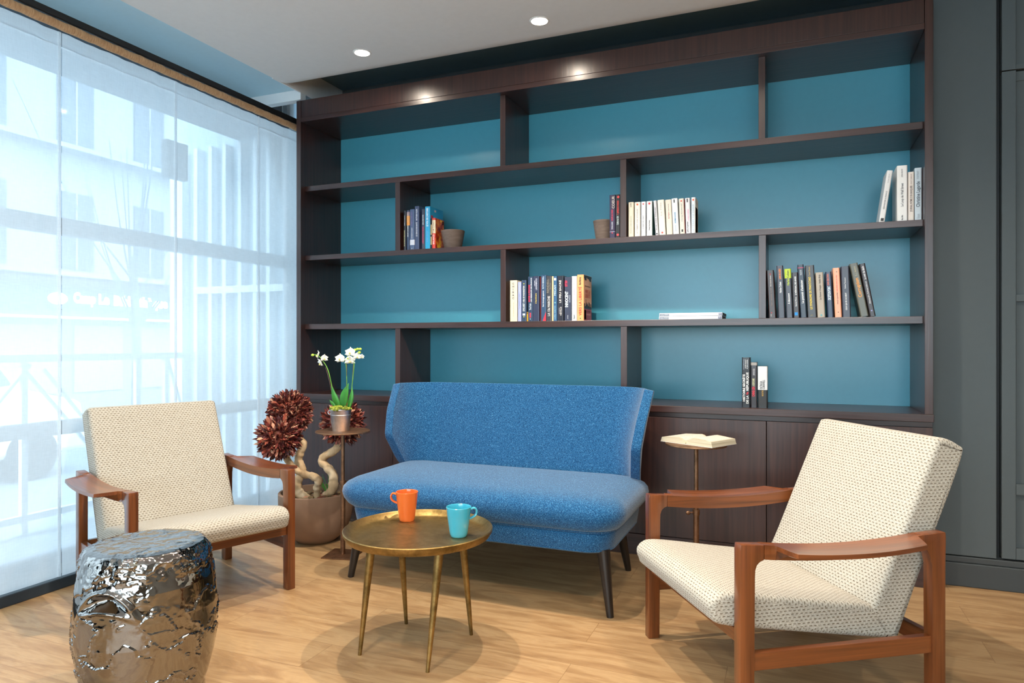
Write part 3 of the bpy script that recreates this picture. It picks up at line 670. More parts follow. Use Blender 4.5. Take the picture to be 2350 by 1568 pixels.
book(3.4229, Y0, z, .0285, .2400, 0, .15, (188, 200, 208), 'pale blue grey book with large thin grey lettering at the right end', G3,
     [('Christine Lagarde', .25, .74, .48, .5, (66, 74, 84)), ('PORTRAIT', .79, .94, .45, .3, (150, 158, 166)), ('Grasset', .03, .12, .5, .4, (150, 158, 166))])
# third shelf, middle
G4 = 'books in the middle group on the third shelf'; z = 1.2226
book(1.3985, .115, z, .0175, .2352, 0, .14, (120, 106, 92), 'brown book pushed back beside the divider on the third shelf', G4)
book(1.4168, Y0, z, .0438, .2332, 0, .15, (216, 204, 176), 'thick cream book with stacked dark capitals on its spine', G4,
     [('CHIRAC', .53, .95, .48, .36, (44, 48, 72), 'stack'), ('Le roman d\'une vie', .12, .46, .5, .12, (170, 156, 130))])
book(1.4650, Y0, z, .0205, .2227, 0, .145, (152, 160, 206), 'slim lavender book right of the cream one', G4, [('Le chateau de sable', .32, .70, .5, .18, (110, 118, 170)), ('Proust', .76, .92, .5, .2, (190, 196, 226))])
book(1.4883, Y0, z, .0290, .2325, 0, .15, (44, 62, 88), 'navy book with white capitals and two small yellow dots', G4,
     [('L\'ŒIL DE WASHINGTON', .46, .86, .5, .3, (226, 228, 226)), ('SOPHIE LAMBERT', .24, .44, .5, .4, (200, 208, 214)), ('x', .91, 0, .5, .2, (220, 210, 80), 'dot'), ('x', .11, 0, .5, .22, (210, 214, 90), 'dot'), ('x', .14, .19, .5, .5, (200, 208, 220), 'sq')])
book(1.5178, .066, z, .0082, .0523, 0, .08, (204, 150, 20), 'tiny yellow booklet wedged between two navy books', G4, [('x', .8, .95, .5, .5, (40, 40, 30), 'sq')])
book(1.5268, Y0, z, .0285, .2500, 0, .155, (38, 58, 86), 'navy book with a red title block and white subtitle', G4,
     [('SAVOIR & POUVOIR', .43, .82, .30, .34, (220, 40, 70)), ('LES RESEAUX DE FRANCE', .43, .97, .72, .2, (220, 224, 230)), ('Thomas Fontaine', .25, .40, .5, .4, (190, 200, 210)), ('x', .08, .19, .5, .24, (222, 60, 80), 'sq'), ('x', .05, 0, .5, .18, (180, 220, 230), 'dot')])
book(1.5563, Y0, z, .0376, .2523, 0, .155, (44, 52, 78), 'wide dark slate book with a small gold title', G4,
     [('L\'Apothicaire', .39, .62, .5, .2, (206, 186, 84)), ('HENRI', .78, .90, .32, .16, (176, 182, 200)), ('LŒVENBRUCK', .69, .95, .58, .22, (186, 192, 210))])
book(1.5948, Y0+.012, z, .0088, .2480, 0, .14, (96, 24, 26), 'thin dark red book between two navy books', G4)
def tri(r, wd, h):
    MB().prism([(wd*.35, 0.001), (wd*.99, 0.001), (wd*.99, h*.20)], 'Y', -.0009, -.0002).build('spine_mark', plain((222, 44, 60), .4), r)
book(1.6045, Y0, z, .0302, .2565, 0, .155, (44, 72, 104), 'blue book with a red triangle at the foot of its spine', G4,
     [('Sans dommage apparent', .31, .66, .45, .24, (222, 226, 230)), ('RUTH RENDELL', .70, .97, .45, .26, (190, 206, 220))], extra=tri)
book(1.6352, Y0, z, .0305, .2506, 0, .155, (52, 54, 62), 'charcoal book with tall condensed grey lettering', G4,
     [('LA 13e MARCHE', .11, .55, .55, .42, (200, 200, 200)), ('RENDELL', .62, .93, .35, .42, (120, 116, 104)), ('RUTH', .70, .84, .8, .3, (110, 106, 96))])
book(1.6672, Y0+.004, z, .0095, .2480, 0, .14, (206, 182, 144), 'thin beige book without lettering', G4)
book(1.6775, Y0, z, .0205, .2470, 0, .15, (48, 88, 128), 'medium blue book with pale blue capitals', G4,
     [('MICAH', .57, .80, .5, .5, (176, 204, 226)), ('LAURELL HAMILTON', .03, .34, .5, .45, (120, 170, 196)), ('x', .91, .96, .5, .6, (220, 230, 240), 'sq'), ('x', .41, 0, .5, .4, (110, 170, 180), 'dot')])
book(1.7000, Y0, z, .0365, .2487, 0, .155, (30, 32, 46), 'near-black book with widely spaced white title', G4,
     [('LE FEU SACRÉ', .40, .90, .5, .28, (222, 218, 212)), ('NEVILLE', .12, .31, .6, .2, (214, 212, 210)), ('KATHERINE', .15, .29, .35, .1, (180, 180, 190))])
book(1.7415, Y0, z, .0392, .2408, 0, .155, (50, 56, 78), 'slate book with red blocks and huge white title', G4,
     [('INNOCENT', .31, .67, .35, .46, (214, 226, 232)), ('SCOTT TUROW', .78, .92, .28, .36, (226, 50, 84), 'up'), ('ROMAN', .42, .58, .80, .2, (150, 160, 176)), ('JCLattes', .04, .13, .5, .12, (190, 200, 210))], [(.765, .925, (214, 44, 78))][:0])
book(1.7831, Y0, z, .0292, .2440, 0, .155, (214, 218, 222), 'white book with faint grey and pink lettering next to the orange book', G4,
     [('Le nouvel âge du capitalisme', .24, .75, .5, .2, (186, 160, 184)), ('Elie Cohen', .79, .95, .5, .2, (160, 164, 176)), ('Fayard', .04, .13, .5, .3, (60, 64, 72))])
def skyline(r, wd, h):
    q = random.Random(3); m = plain((40, 26, 22), .5); g = MB(); y = .006
    while y < .146:
        a = .006+q.random()*.01; hh = .31+.12*q.random()*(1.6 if .03 < y < .06 else 1)
        g.box(wd+.0003, wd+.0009, y, min(y+a, .15), .285*h, hh*h); y += a
    g.build('cover_print', m, r); g = MB()
    y = .003
    while y < .148:
        a = .005+q.random()*.008; hh = .96-.08*q.random(); g.box(wd+.0003, wd+.0009, y, min(y+a, .152), hh*h, .995*h); y += a
    g.build('cover_print', m, r)
book(1.8139, Y0, z, .0381, .2506, 0, .155, (236, 160, 102), 'thick orange book with red title, its city skyline cover facing right', G4,
     [('VERS LA LIBERTÉ', .11, .74, .5, .38, (206, 52, 48)), ('Malalai Mahmoudy', .78, .95, .45, .3, (60, 40, 40)), ('x', .05, 0, .5, .18, (70, 100, 90), 'dot'),
      ('VERS LA', .61, .67, .075, .028, (176, 40, 36), 'cover', .10), ('LIBERTÉ', .51, .58, .075, .028, (176, 40, 36), 'cover', .10), ('Mahmoud Mahmoudy', .74, .78, .075, .010, (70, 44, 34), 'cover', .10),
      ('UNE FEMME', .19, .22, .09, .012, (90, 10, 14), 'cover', .075), ('JOURNALISTE', .12, .16, .09, .012, (236, 170, 150), 'cover', .085)],
     cover=[(.004, .153, .0, .26, (164, 26, 32)), (.004, .153, .26, .29, (40, 26, 22)), (.008, .045, .03, .24, (30, 26, 26))], extra=skyline)
# two magazines lying flat
for k in range(2):
    r = empty('magazine', (2.2586+.002*k, .058, 1.2226+.0004+k*.0168)); tag(r, ('upper' if k else 'lower')+' of the two white magazines lying flat on the third shelf', 'magazine', 'white magazines lying flat')
    L = .3162
    MB().box(0, L, 0, .215, 0, .0158).build('cover', plain((206, 216, 228), .3), r, bevel=.0012)
    MB().box(L-.0005, L+.0006, .004, .212, .0012, .0146).build('page_edge', plain((76, 82, 86), .8), r)
    MB().box(.003, .050, -.0006, .001, .0016, .0126).build('spine_block', plain((112, 122, 140), .4), r)
    MB().box(.298, L-.002, -.0006, .001, .0016, .0132).build('spine_block', plain((108, 112, 136), .4), r)
    text('madame FIGARO', r, 'spine_title', plain((220, 226, 232), .5), .0098, (.027, -.0012, .007), (PI/2, 0, 0), .040)
    text('architecture à vivre et à construire en ville', r, 'spine_title', plain((150, 158, 172), .5), .006, (.229, -.0006, .007), (PI/2, 0, 0), .115)
    text('printemps', r, 'spine_title', plain((150, 158, 172), .5), .006, (.062, -.0006, .007), (PI/2, 0, 0), .016)
    text('T', r, 'spine_mark', plain((230, 232, 236), .5), .0105, (.3045, -.0012, .007), (PI/2, 0, 0))
# third shelf, right
G5 = 'books in the right group on the third shelf'
B5 = [(2.7961, .0340, .2350, -2.8, (44, 26, 24), 'dark brown book with two red dots, first of the right group on the third shelf', [('Une chanson douce', .66, .89, .5, .14, (216, 210, 206)), ('MARY HIGGINS CLARK', .24, .64, .5, .13, (130, 112, 108)), ('x', .92, 0, .5, .14, (210, 40, 50), 'dot'), ('x', .11, 0, .4, .14, (210, 40, 50), 'dot'), ('ALBIN MICHEL', .03, .08, .35, .14, (190, 180, 176))], None),
 (2.8405, .0305, .2564, -2.2, (50, 50, 62), 'charcoal book with orange and white lettering left of the lime topped book', [('SANS UN ADIEU', .74, .94, .5, .3, (232, 132, 50)), ('Harlan Coben', .48, .69, .48, .3, (214, 218, 222))], None),
 (2.8774, .0292, .2402, -2.4, (52, 52, 62), 'charcoal book with a lime green top on its spine', [('À découvert', .28, .50, .5, .26, (228, 230, 230)), ('Harlan', .66, .80, .5, .34, (176, 200, 40)), ('Coben', .81, .96, .5, .34, (60, 66, 40))], [(.805, .995, (172, 196, 40))]),
 (2.9090, .0281, .2205, -2.3, (36, 22, 22), 'dark book with a small blue square at the foot of its spine', [('LE MÉMORIAL DES ANGES', .50, .91, .55, .26, (220, 222, 224)), ('Patrick Pichon', .25, .46, .5, .24, (206, 208, 210)), ('x', .05, .12, .45, .5, (30, 130, 200), 'sq')], None),
 (2.9415, .0279, .2575, -3.5, (30, 40, 56), 'tall glossy blue black book with a pink line across the top', [('Le pouvoir d\'exécuter', .27, .71, .5, .34, (226, 228, 230)), ('VINCE FLYNN', .80, .90, .5, .3, (180, 190, 200))], [(.935, .945, (200, 60, 100))]),
 (2.9727, .0400, .2522, -2.9, (46, 44, 48), 'thick charcoal book with bold yellow lettering', [('LE SYNDROME DE PINOCCHIO', .155, .78, .45, .24, (230, 202, 56)), ('David Zaman', .80, .97, .45, .16, (176, 150, 84)), ('Plon', .03, .055, .45, .3, (130, 120, 84))], None),
 (3.0158, .0339, .2165, -2.6, (160, 148, 132), 'short beige book with dark serif lettering', [('Le Faiseur d\'anges', .39, .72, .5, .22, (76, 66, 58)), ('Stefan Brijs', .75, .95, .5, .22, (76, 66, 58)), ('x', .05, 0, .5, .24, (90, 160, 170), 'dot')], None),
 (3.0596, .0255, .2184, -2.6, (34, 50, 76), 'blue and black book with white capitals between the beige and peach books', [('DECEPTION POINT', .38, .68, .5, .5, (210, 224, 234)), ('DAN BROWN', .70, .95, .4, .4, (196, 110, 90))], None),
 (3.0921, .0295, .2351, -2.6, (226, 156, 122), 'peach coloured book with two black dots', [('VINGT-QUATRE', .26, .50, .5, .18, (120, 60, 50)), ('HEURES DE LA VIE', .52, .85, .5, .16, (206, 84, 70)), ('x', .92, 0, .55, .14, (20, 18, 18), 'dot'), ('x', .10, 0, .5, .14, (20, 18, 18), 'dot')], None),
 (3.1244, .0360, .2407, -2.0, (50, 50, 64), 'wide charcoal book with plain white capitals behind the slanted books', [('CEUX QUI SE CACHENT', .135, .48, .5, .18, (224, 226, 228)), ('Carlene Thompson', .56, .78, .45, .14, (214, 216, 220))], None),
 (3.2009, .0350, .2553, -10.8, (84, 84, 72), 'olive grey book with golden lettering leaning strongly to the left', [('Corruption', .36, .72, .5, .42, (232, 158, 68)), ('C. J. Somers', .76, .94, .52, .24, (176, 170, 140))], None),
 (3.2397, .0250, .2531, -10.3, (40, 30, 32), 'dark brown book leaning left, last of its row', [('La cour du diable', .70, .95, .5, .36, (222, 218, 220)), ('Alexandra Schwartzbrod', .24, .66, .5, .26, (200, 196, 198)), ('x', .11, 0, .5, .26, (150, 150, 200), 'dot')], None)]
for (x, wd, h, tl, c, lb, tt, bd_) in B5: book(x, Y0, z, wd, h, tl, .152, c, lb, G5, tt, bd_ or ())
# counter
G6 = 'books standing on the cupboard top'; z = .7805
book(2.6709, .048, z, .0390, .2480, 0, .06, (22, 24, 30), 'tallest black book on the cupboard top with large white title', G6,
     [('HISTOIRE SECRÈTE', .12, .66, .26, .27, (228, 230, 230)), ('DE LA', .075, .235, .68, .27, (228, 230, 230)), ('Ve', .255, .31, .68, .27, (222, 40, 50)), ('RÉPUBLIQUE', .335, .70, .68, .27, (228, 230, 230)),
      ('SOUS LA DIRECTION DE', .76, .96, .22, .08, (150, 160, 176)), ('ROGER FALIGOT', .78, .96, .44, .12, (205, 208, 212)), ('ET JEAN GUISNEL', .77, .96, .66, .12, (205, 208, 212))])
book(2.7122, .052, z, .0300, .2250, 0, .06, (44, 40, 46), 'dark grey book with a red title between two others on the cupboard top', G6,
     [('CHINE-USA', .24, .46, .45, .42, (220, 40, 60)), ('LA GUERRE PROGRAMMEE', .47, .64, .45, .36, (196, 200, 160)), ('JEAN-FRANÇOIS SUSBIELLE', .71, .86, .5, .3, (176, 176, 180))], [(.93, .99, (150, 146, 142))])
book(2.7458, .048, z, .0450, .2062, 0, .06, (28, 24, 22), 'short book with white upper half and black lower half on the cupboard top', G6,
     [('PATRICIA', .445, .64, .34, .24, (40, 38, 38)), ('CORNWELL', .445, .67, .62, .24, (40, 38, 38)), ('REGISTRE', .28, .42, .5, .16, (176, 140, 60))], [(.43, .992, (208, 210, 212))])

# ------------------------------------------------------------------ armchair
SEAT = [(-.13, .310), (0, .332), (.12, .350), (.25, .371), (.34, .382), (.378, .374), (.397, .350), (.390, .318), (.362, .290), (.2, .262), (0, .232), (-.15, .210), (-.19, .206), (-.185, .255)]
BACK = [(-.128, .29), (-.18, .405), (-.24, .54), (-.30, .675), (-.352, .790), (-.368, .806), (-.40, .804), (-.44, .785), (-.457, .762), (-.42, .665), (-.36, .53), (-.29, .37), (-.222, .215), (-.205, .200), (-.175, .205), (-.148, .235)]
def cushion(name, prof, parent, hw, bev):
    # smooth the outline, extrude across, round the two ends by stepping in
    P2 = []
    for i in range(len(prof)):
        a, b_, c, d = (Vector((*prof[(i+k-1) % len(prof)], 0)) for k in range(4))
        for k in range(4):
            t = k/4; P2.append(.5*((2*b_)+(c-a)*t+(2*a-5*b_+4*c-d)*t*t+(3*b_-a-3*c+d)*t**3))
    n = len(P2); L = [0]
    for i in range(n): L.append(L[-1]+(P2[(i+1) % n]-P2[i]).length)
    nor = []
    area = sum(P2[i].x*P2[(i+1) % n].y-P2[(i+1) % n].x*P2[i].y for i in range(n))
    sg = 1 if area > 0 else -1
    for i in range(n):
        t = (P2[(i+1) % n]-P2[i-1]).normalized(); nor.append(Vector((t.y, -t.x, 0))*sg)
    st = []
    for k in range(5):
        a = PI/2*k/4; st.append((-hw+bev*(1-math.sin(a)), bev*(1-math.cos(a))*1.0))
    ys = [(-hw+bev*(1-math.sin(PI/2*k/5)), bev*(1-math.cos(PI/2*k/5))) for k in range(6)][::-1]
    # from the end face (inset bev) outwards to full section
    seq = [(y, bev-(bev-0)*(math.sin(PI/2*i/5))) for i, (y, _) in enumerate(sorted(ys))]
    seq = []
    for i in range(6):
        a = PI/2*i/5; seq.append((-hw+bev*(1-math.cos(a)), bev*(1-math.sin(a))))
    mid = [(-hw+bev+(2*hw-2*bev)*i/10, 0) for i in range(1, 10)]
    seq = seq+mid+[(-y, ins) for y, ins in reversed(seq)]
    V = []; F = []; UV = []
    cu = [0]
    for (ya, ia), (yb, ib) in zip(seq, seq[1:]): cu.append(cu[-1]+math.hypot(yb-ya, ib-ia))
    for (y, ins) in seq:
        for i in range(n): q = P2[i]-nor[i]*ins; V.append((q.x, y, q.y))
    m = len(seq)
    for r_ in range(m-1):
        for i in range(n):
            j = (i+1) % n; F.append((r_*n+i, r_*n+j, (r_+1)*n+j, (r_+1)*n+i))
            UV.append([(cu[r_], L[i]), (cu[r_], L[i+1]), (cu[r_+1], L[i+1]), (cu[r_+1], L[i])])
    # end faces as triangle fans to the centre line handled by ngon
    e0 = list(reversed(range(n))); e1 = [(m-1)*n+i for i in range(n)]
    F.append(tuple(e0)); UV.append([(V[i][0], V[i][2]) for i in e0]); F.append(tuple(e1)); UV.append([(V[i][0], V[i][2]) for i in e1])
    me = bpy.data.meshes.new(name); me.from_pydata(V, [], F)
    ul = me.uv_layers.new(name='UVMap')
    for p, uvs in zip(me.polygons, UV):
        p.use_smooth = len(uvs) == 4
        for li, uvv in zip(p.loop_indices, uvs): ul.data[li].uv = (uvv[0]+1, uvv[1]+1)
    bm = bmesh.new(); bm.from_mesh(me); bmesh.ops.recalc_face_normals(bm, faces=bm.faces); bm.to_mesh(me); bm.free()
    me.materials.append(M_weave); o = bpy.data.objects.new(name, me); COL.objects.link(o); o.parent = parent; return o
def armchair(loc, rz, label):
    r = empty('armchair', loc, rz); tag(r, label, 'armchair', 'pair of cream armchairs with wooden frames')
    cushion('seat_cushion', SEAT, r, .288, .018); cushion('back_cushion', BACK, r, .288, .018)
    for s in (-1, 1):
        y0, y1 = (.307, .343) if s > 0 else (-.343, -.307)
        fp = [(.336, 0), (.336, .520), (.334, .536), (.262, .531), (.262, .489), (.274, .485), (.284, .476), (.289, .462), (.290, .44), (.293, 0)]
        MB().prism(fp, 'Y', y0, y1).build('leg', M_armwood_z, r, bevel=.003, smooth=True)
        rp = [(-.290, 0), (-.287, .44), (-.280, .468), (-.268, .489), (-.255, .494), (-.255, .531), (-.334, .536), (-.336, .52), (-.334, .44), (-.334, 0)]
        MB().prism(rp, 'Y', y0, y1).build('leg', M_armwood_z, r, bevel=.003, smooth=True)
        # sculpted arm between the two
        top, N = [], 60; G = MB(); n0 = 0
        for i in range(N+1):
            x = .262-(.262+.255)*i/N
            zt = .531-.016*(1-((x)/.26)**2)
            if x > .228: yo = .343
            elif x > .212: yo = .343+(.424-.343)*((.228-x)/.016)**.8
            elif x > -.205: yo = .424-.008*(x/.2)**2*(1 if x < 0 else 0)
            elif x > -.238: yo = .416-(.416-.343)*((-.205-x)/.033)
            else: yo = .343
            yi = .307
            pts = [(yi, zt), (yi+(yo-yi)*.33, zt-.003), (yi+(yo-yi)*.66, zt-.002), (yo, zt+.001), (yo+.0008, zt-.012), (yi+.036, zt-.022 if yo > .36 else zt-.04), (yi+.030, zt-.041), (yi, zt-.042)]
            for (yy, zz) in pts: G.v.append((x, s*yy, zz))
        k = 8
        for i in range(N):
            for j in range(k):
                a = i*k+j; b_ = i*k+(j+1) % k; G.f.append((a, b_, b_+k, a+k))
        G.f.append(tuple(range(k))); G.f.append(tuple(N*k+j for j in range(k)))
        G.build('armrest', M_armwood, r, smooth=True, angle=40)
        MB().box(-.290, .292, s*.325-.012, s*.325+.012, .177, .227).build('side_rail', M_armwood, r, bevel=.002)
    MB().box(.303, .326, -.307, .307, .246, .284).build('front_rail', M_armwood_y, r, bevel=.002)
    MB().box(-.322, -.300, -.307, .307, .177, .227).build('back_rail', M_armwood_y, r, bevel=.002)
    return r
M_armwood_y = wood('teak_y', (78, 38, 16), (128, 70, 33), 'Y', .28, .8, coat=.35, bump=.05)
armchair((2.860, -1.067, 0), math.radians(-146.4), 'cream woven armchair in front of the right cupboards, facing the sofa')
armchair((.4035, -1.266, 0), math.radians(-21), 'cream woven armchair standing against the sheer curtains behind the silver stool')

# ------------------------------------------------------------------ sofa
sf = empty('sofa', (1.61, -.56, 0)); tag(sf, 'blue tweed two-seat sofa with winged back and black tapered legs', 'sofa')
def rrect(hw, y0, y1, rf, rb, n=10):
    pts = []
    for (cx, cy, r, a0) in ((hw-rf, y0+rf, rf, -PI/2), (hw-rb, y1-rb, rb, 0), (-hw+rb, y1-rb, rb, PI/2), (-hw+rf, y0+rf, rf, PI)):
        for k in range(n+1): a = a0+PI/2*k/n; pts.append((cx+r*math.cos(a), cy+r*math.sin(a)))
    return pts
def stack(levels, name, mat, par, rf, rb):
    """levels: (z, hw, yfront, yback)"""
    g = MB(); K = None
    for (zz, hw, y0, y1) in levels:
        q = rrect(hw, y0, y1, min(rf, (y1-y0)*.48), min(rb, (y1-y0)*.48)); K = len(q); g.v += [(a, b_, zz) for a, b_ in q]
    for i in range(len(levels)-1):
        for j in range(K): a = i*K+j; b_ = i*K+(j+1) % K; g.f.append((a, b_, b_+K, a+K))
    g.f.append(tuple(reversed(range(K)))); g.f.append(tuple((len(levels)-1)*K+j for j in range(K)))
    return g.build(name, mat, par, smooth=True, angle=60)
# local y = world y + .56
stack([(.250, .598, -.305, .27), (.254, .612, -.318, .28), (.265, .618, -.325, .29), (.325, .628, -.332, .29), (.337, .626, -.330, .29), (.343, .615, -.32, .28)], 'seat_base', M_blue, sf, .11, .08)
def crown(k): return k
lv = [(.340, .622, -.325, .24), (.346, .640, -.342, .25), (.360, .655, -.355, .25), (.385, .670, -.366, .25), (.410, .676, -.370, .25), (.432, .672, -.366, .25), (.450, .658, -.354, .245), (.464, .634, -.332, .235), (.473, .600, -.300, .22), (.480, .55, -.255, .20), (.4845, .48, -.19, .17), (.4875, .38, -.12, .13), (.489, .26, -.06, .08)]
stack(lv, 'seat_cushion', M_blue, sf, .12, .05)
q = rrect(.628, -.333, .28, .11, .08); MB().tube([(a, b_, .3415) for a, b_ in q]+[(q[0][0], q[0][1], .3415)], .0045, 8).build('piping', M_blue, sf, smooth=True)
q = rrect(.616, -.322, .28, .11, .08); MB().tube([(a, b_, .262) for a, b_ in q]+[(q[0][0], q[0][1], .262)], .004, 8).build('piping', M_blue, sf, smooth=True)
# winged back
Pg = []; NU, NV = 64, 22
for i in range(NV+1):
    v = i/NV; zz = .335+(.885-.335)*v
    vv = max(0, (zz-.43)/(.885-.43))
    hw = interp([(0, .600), (.42, .628), (1, .662)], vv)
    yc = .26+.13*v
    tip = interp([(0, .215), (.15, .16), (.42, .085), (.7, .13), (1, .225)], vv)
    row = []
    for j in range(NU+1):
        u = -1+2*j/NU; a = abs(u); sgn = 1 if u >= 0 else -1
        if a < .6: x = a/.6*.74*hw; y = yc+.012*(1-(a/.6)**2)-.0
        else:
            t = (a-.6)/.4*PI/2; x = hw*(.74+.26*math.sin(t)); y = yc+(tip-yc)*(1-math.cos(t))
        dz = 0
        if i == NV: dz = 0
        top = 0
        row.append((sgn*x-.012, y, zz+top))
    Pg.append(row)
MB().grid(Pg).build('backrest', M_blue, sf, smooth=True, angle=60, solid=(.046, -1, .0215))
edge = [Vector(r_[-1]) for r_ in Pg]; edge2 = [Vector(r_[0]) for r_ in Pg]
for (x0, y0, x1, y1) in ((-.583, -.268, -.632, -.282), (.583, -.268, .617, -.291), (-.53, .22, -.565, .302), (.53, .22, .558, .302)):
    MB().tube([(x0, y0, .262), (x1, y1, .0)], [.027, .0145], 20).build('leg', M_blackleg, sf, smooth=True)

# ------------------------------------------------------------------ coffee table
ct = empty('coffee_table', (1.647, -1.372, 0)); tag(ct, 'round brass tray coffee table on four slender tapered legs', 'coffee table')
MB().lathe([(0, .397), (.238, .397), (.258, .404), (.268, .420), (.2695, .430), (.2665, .4325), (.262, .428), (.252, .414), (.238, .4085), (0, .4085)], 96).build('tray_top', M_brass, ct, smooth=True)
for (bx_, by, tx, ty) in ((1.491, -1.512, 1.524, -1.487), (1.775, -1.534, 1.790, -1.478), (1.783, -1.212, 1.760, -1.246), (1.503, -1.216, 1.508, -1.270)):
    MB().tube([(bx_-1.647, by+1.372, 0), (tx-1.647, ty+1.372, .398)], [.0065, .0165], 16).build('leg', M_brass, ct, smooth=True)
def mug(x, y, z, rt_, rb, h, mat, rz, label):
    r = empty('mug', (x, y, z), rz); tag(r, label, 'mug')
    pr = [(0, 0), (rb-.002, 0), (rb, .002)]+[(rb+(rt_-rb)*(t**.85), h*t) for t in [i/10 for i in range(1, 10)]]+[(rt_, h), (rt_-.0015, h+.001), (rt_-.003, h), (rb-.003, .012), (0, .006)]
    MB().lathe(pr, 48).build('cup', mat, r, smooth=True)
    pts = catmull([(rt_-.004, 0, h-.012), (rt_+.012, 0, h-.008), (rt_+.020, 0, h-.018), (rt_+.017, 0, h-.033), (rt_+.004, 0, h-.042), (rt_-.008, 0, h-.046)], 6)
    g = MB().tube(pts, .0042, 10); g.v = [(a, b_*1.7, c) for a, b_, c in g.v]; g.build('handle', mat, r, smooth=True)
    return r
mug(1.512, -1.226, .4089, .0435, .029, .112, M_orange, math.radians(195), 'orange mug on the brass table, nearer the sofa')
mug(1.797, -1.346, .4089, .0450, .030, .105, M_cyan, math.radians(38), 'turquoise mug on the right side of the brass table')

# ------------------------------------------------------------------ hammered silver stool
st = empty('garden_stool', (1.015, -1.977, 0)); tag(st, 'hammered dark silver ceramic drum stool in front of the left armchair', 'stool')
seg, rows = 420, 300; V = []; F = []
def rad(zz):
    t = zz/.468
    return interp([(0, .158), (.1, .175), (.25, .193), (.45, .204), (.6, .203), (.78, .195), (.90, .184), (.965, .176), (1, .165)], t)
prof_pts = [(rad(.468*i/(rows-40)), .468*i/(rows-40)) for i in range(rows-40+1)]
# soft shoulder into the flat top
R1 = prof_pts[-1][0]
for i in range(1, 40): t = i/39; prof_pts.append((R1*(1-t)+.0005, .468+.004*math.sin(PI/2*min(1, t*6))))
hd = Vector((.26, -.966, 0)).normalized()   # direction of the hand hole
for (r_, zz) in prof_pts:
    for k in range(seg):
        a = 2*PI*k/seg; d = Vector((math.cos(a), math.sin(a), 0)); p = d*r_+Vector((0, 0, zz))
        v1 = noise.fractal(p*10+Vector((3, 1, 7)), .95, 2.2, 6); v2 = noise.fractal(p*30+Vector((9, 4, 2)), .9, 2, 3)
        ridge = math.exp(-(v1/.05)**2); gap = max(0, noise.noise(p*7+Vector((5, 5, 5)))+.25)
        low = .85+.15*max(0, min(1, (zz-.18)/.12))
        plate = 1/(1+math.exp(max(-40, min(40, -v1*60))))
        disp = .0022*plate+.0062*ridge*min(1, gap*2.2)*low+.0026*v2*(1-plate)*min(1, gap*3)+(.0035*v2 if zz > .36 else 0)*min(1, (zz-.36)/.04 if zz > .36 else 0)
        if zz > .467: disp *= .35; ax = Vector((0, 0, 1))
        else: ax = d
        # hand hole: recess with raised lip
        ha = math.atan2(d.cross(hd).z, d.dot(hd)); du = ha*.2/.066; dv = (zz-.350+.20*ha*ha)/.022
        q2 = du*du+dv*dv
        if q2 < 4 and zz < .467: disp += -.030*math.exp(-q2*1.5)+.010*math.exp(-(math.sqrt(q2)-1.25)**2*9)
        V.append(tuple(p+ax*disp))
m_ = len(prof_pts)
for i in range(m_-1):
    for k in range(seg): a = i*seg+k; b_ = i*seg+(k+1) % seg; F.append((a, b_, b_+seg, a+seg))
g = MB(); g.v = V; g.f = F+[tuple(reversed(range(seg))), tuple((m_-1)*seg+k for k in range(seg))]
g.build('stool_body', M_chrome, st, smooth=True, angle=180)

# ------------------------------------------------------------------ side stands
def stand(x, y, ztop, r, label, rz, rp_lo=.0125, rp_hi=.0098, zc=.34, kn=1):
    o = empty('side_table', (x, y, 0), rz); tag(o, label, 'side table', 'slim bronze pedestal side tables')
    MB().lathe([(0, ztop-.008), (r-.002, ztop-.008), (r, ztop-.006), (r, ztop-.002), (r-.001, ztop), (0, ztop)], 72).build('table_top', M_rust, o, smooth=True)
    MB().lathe([(0, ztop-.014), (.022, ztop-.014), (.022, ztop-.008), (0, ztop-.008)], 20).build('top_flange', M_rust, o)
    MB().tube([(0, 0, .006), (0, 0, zc)], rp_lo, 20).build('lower_pole', M_rust, o, smooth=True)
    MB().tube([(0, 0, zc), (0, 0, ztop-.009)], rp_hi, 16).build('upper_pole', M_rust, o, smooth=True)
    c = MB().tube([(0, 0, zc-.022), (0, 0, zc+.002)], rp_lo+.003, 20).build('collar', M_rust, o, smooth=True)
    k = MB().tube([(kn*.012, 0, zc-.012), (kn*.03, 0, zc-.012)], .0035, 8); k.sphere((kn*.036, 0, zc-.014), .011, 12, 8, (1, .45, .8)); k.build('thumb_screw', M_rust, c, smooth=True)
    MB().box(-.083, .083, -.083, .083, 0, .006).build('base_plate', M_rust, o, bevel=.001)
    return o
stand(.741, -.577, .646, .139, 'bronze pedestal side table carrying the orchid left of the sofa', math.radians(12), zc=.385)
stand(2.500, -.354, .646, .137, 'bronze pedestal side table carrying the open book right of the sofa', math.radians(24), zc=.345, kn=-1)

# ------------------------------------------------------------------ orchid
oc = empty('potted_orchid', (.736, -.588, .6464)); tag(oc, 'white orchid in a small zinc bucket on the bronze side table', 'orchid')
bk = MB().lathe([(0, .001), (.040, .001), (.0415, 0), (.043, .004), (.0555, .108), (.0572, .110), (.0568, .113), (.054, .111), (.0415, .006), (0, .006)], 48)
bk = bk.build('bucket', M_zinc, oc, smooth=True)
MB().lathe([(.0528, .082), (.0540, .083), (.0530, .085)], 48).build('rib', M_zinc, bk, smooth=True)
t_ = [(-.036-.010*math.cos(a), -.045-.0*a, .097+.010*math.sin(a)) for a in [2*PI*i/16 for i in range(17)]]
MB().tube(t_, .0022, 8).build('handle_ring', M_zinc, bk, smooth=True)
mo = MB(); rr = random.Random(5)
for k in range(150):
    a = rr.random()*2*PI; q = .054*math.sqrt(rr.random()); mo.sphere((q*math.cos(a), q*math.sin(a), .112+rr.random()*.022*(1-q/.07)), .006+.006*rr.random(), 7, 5, (1, 1, .8))
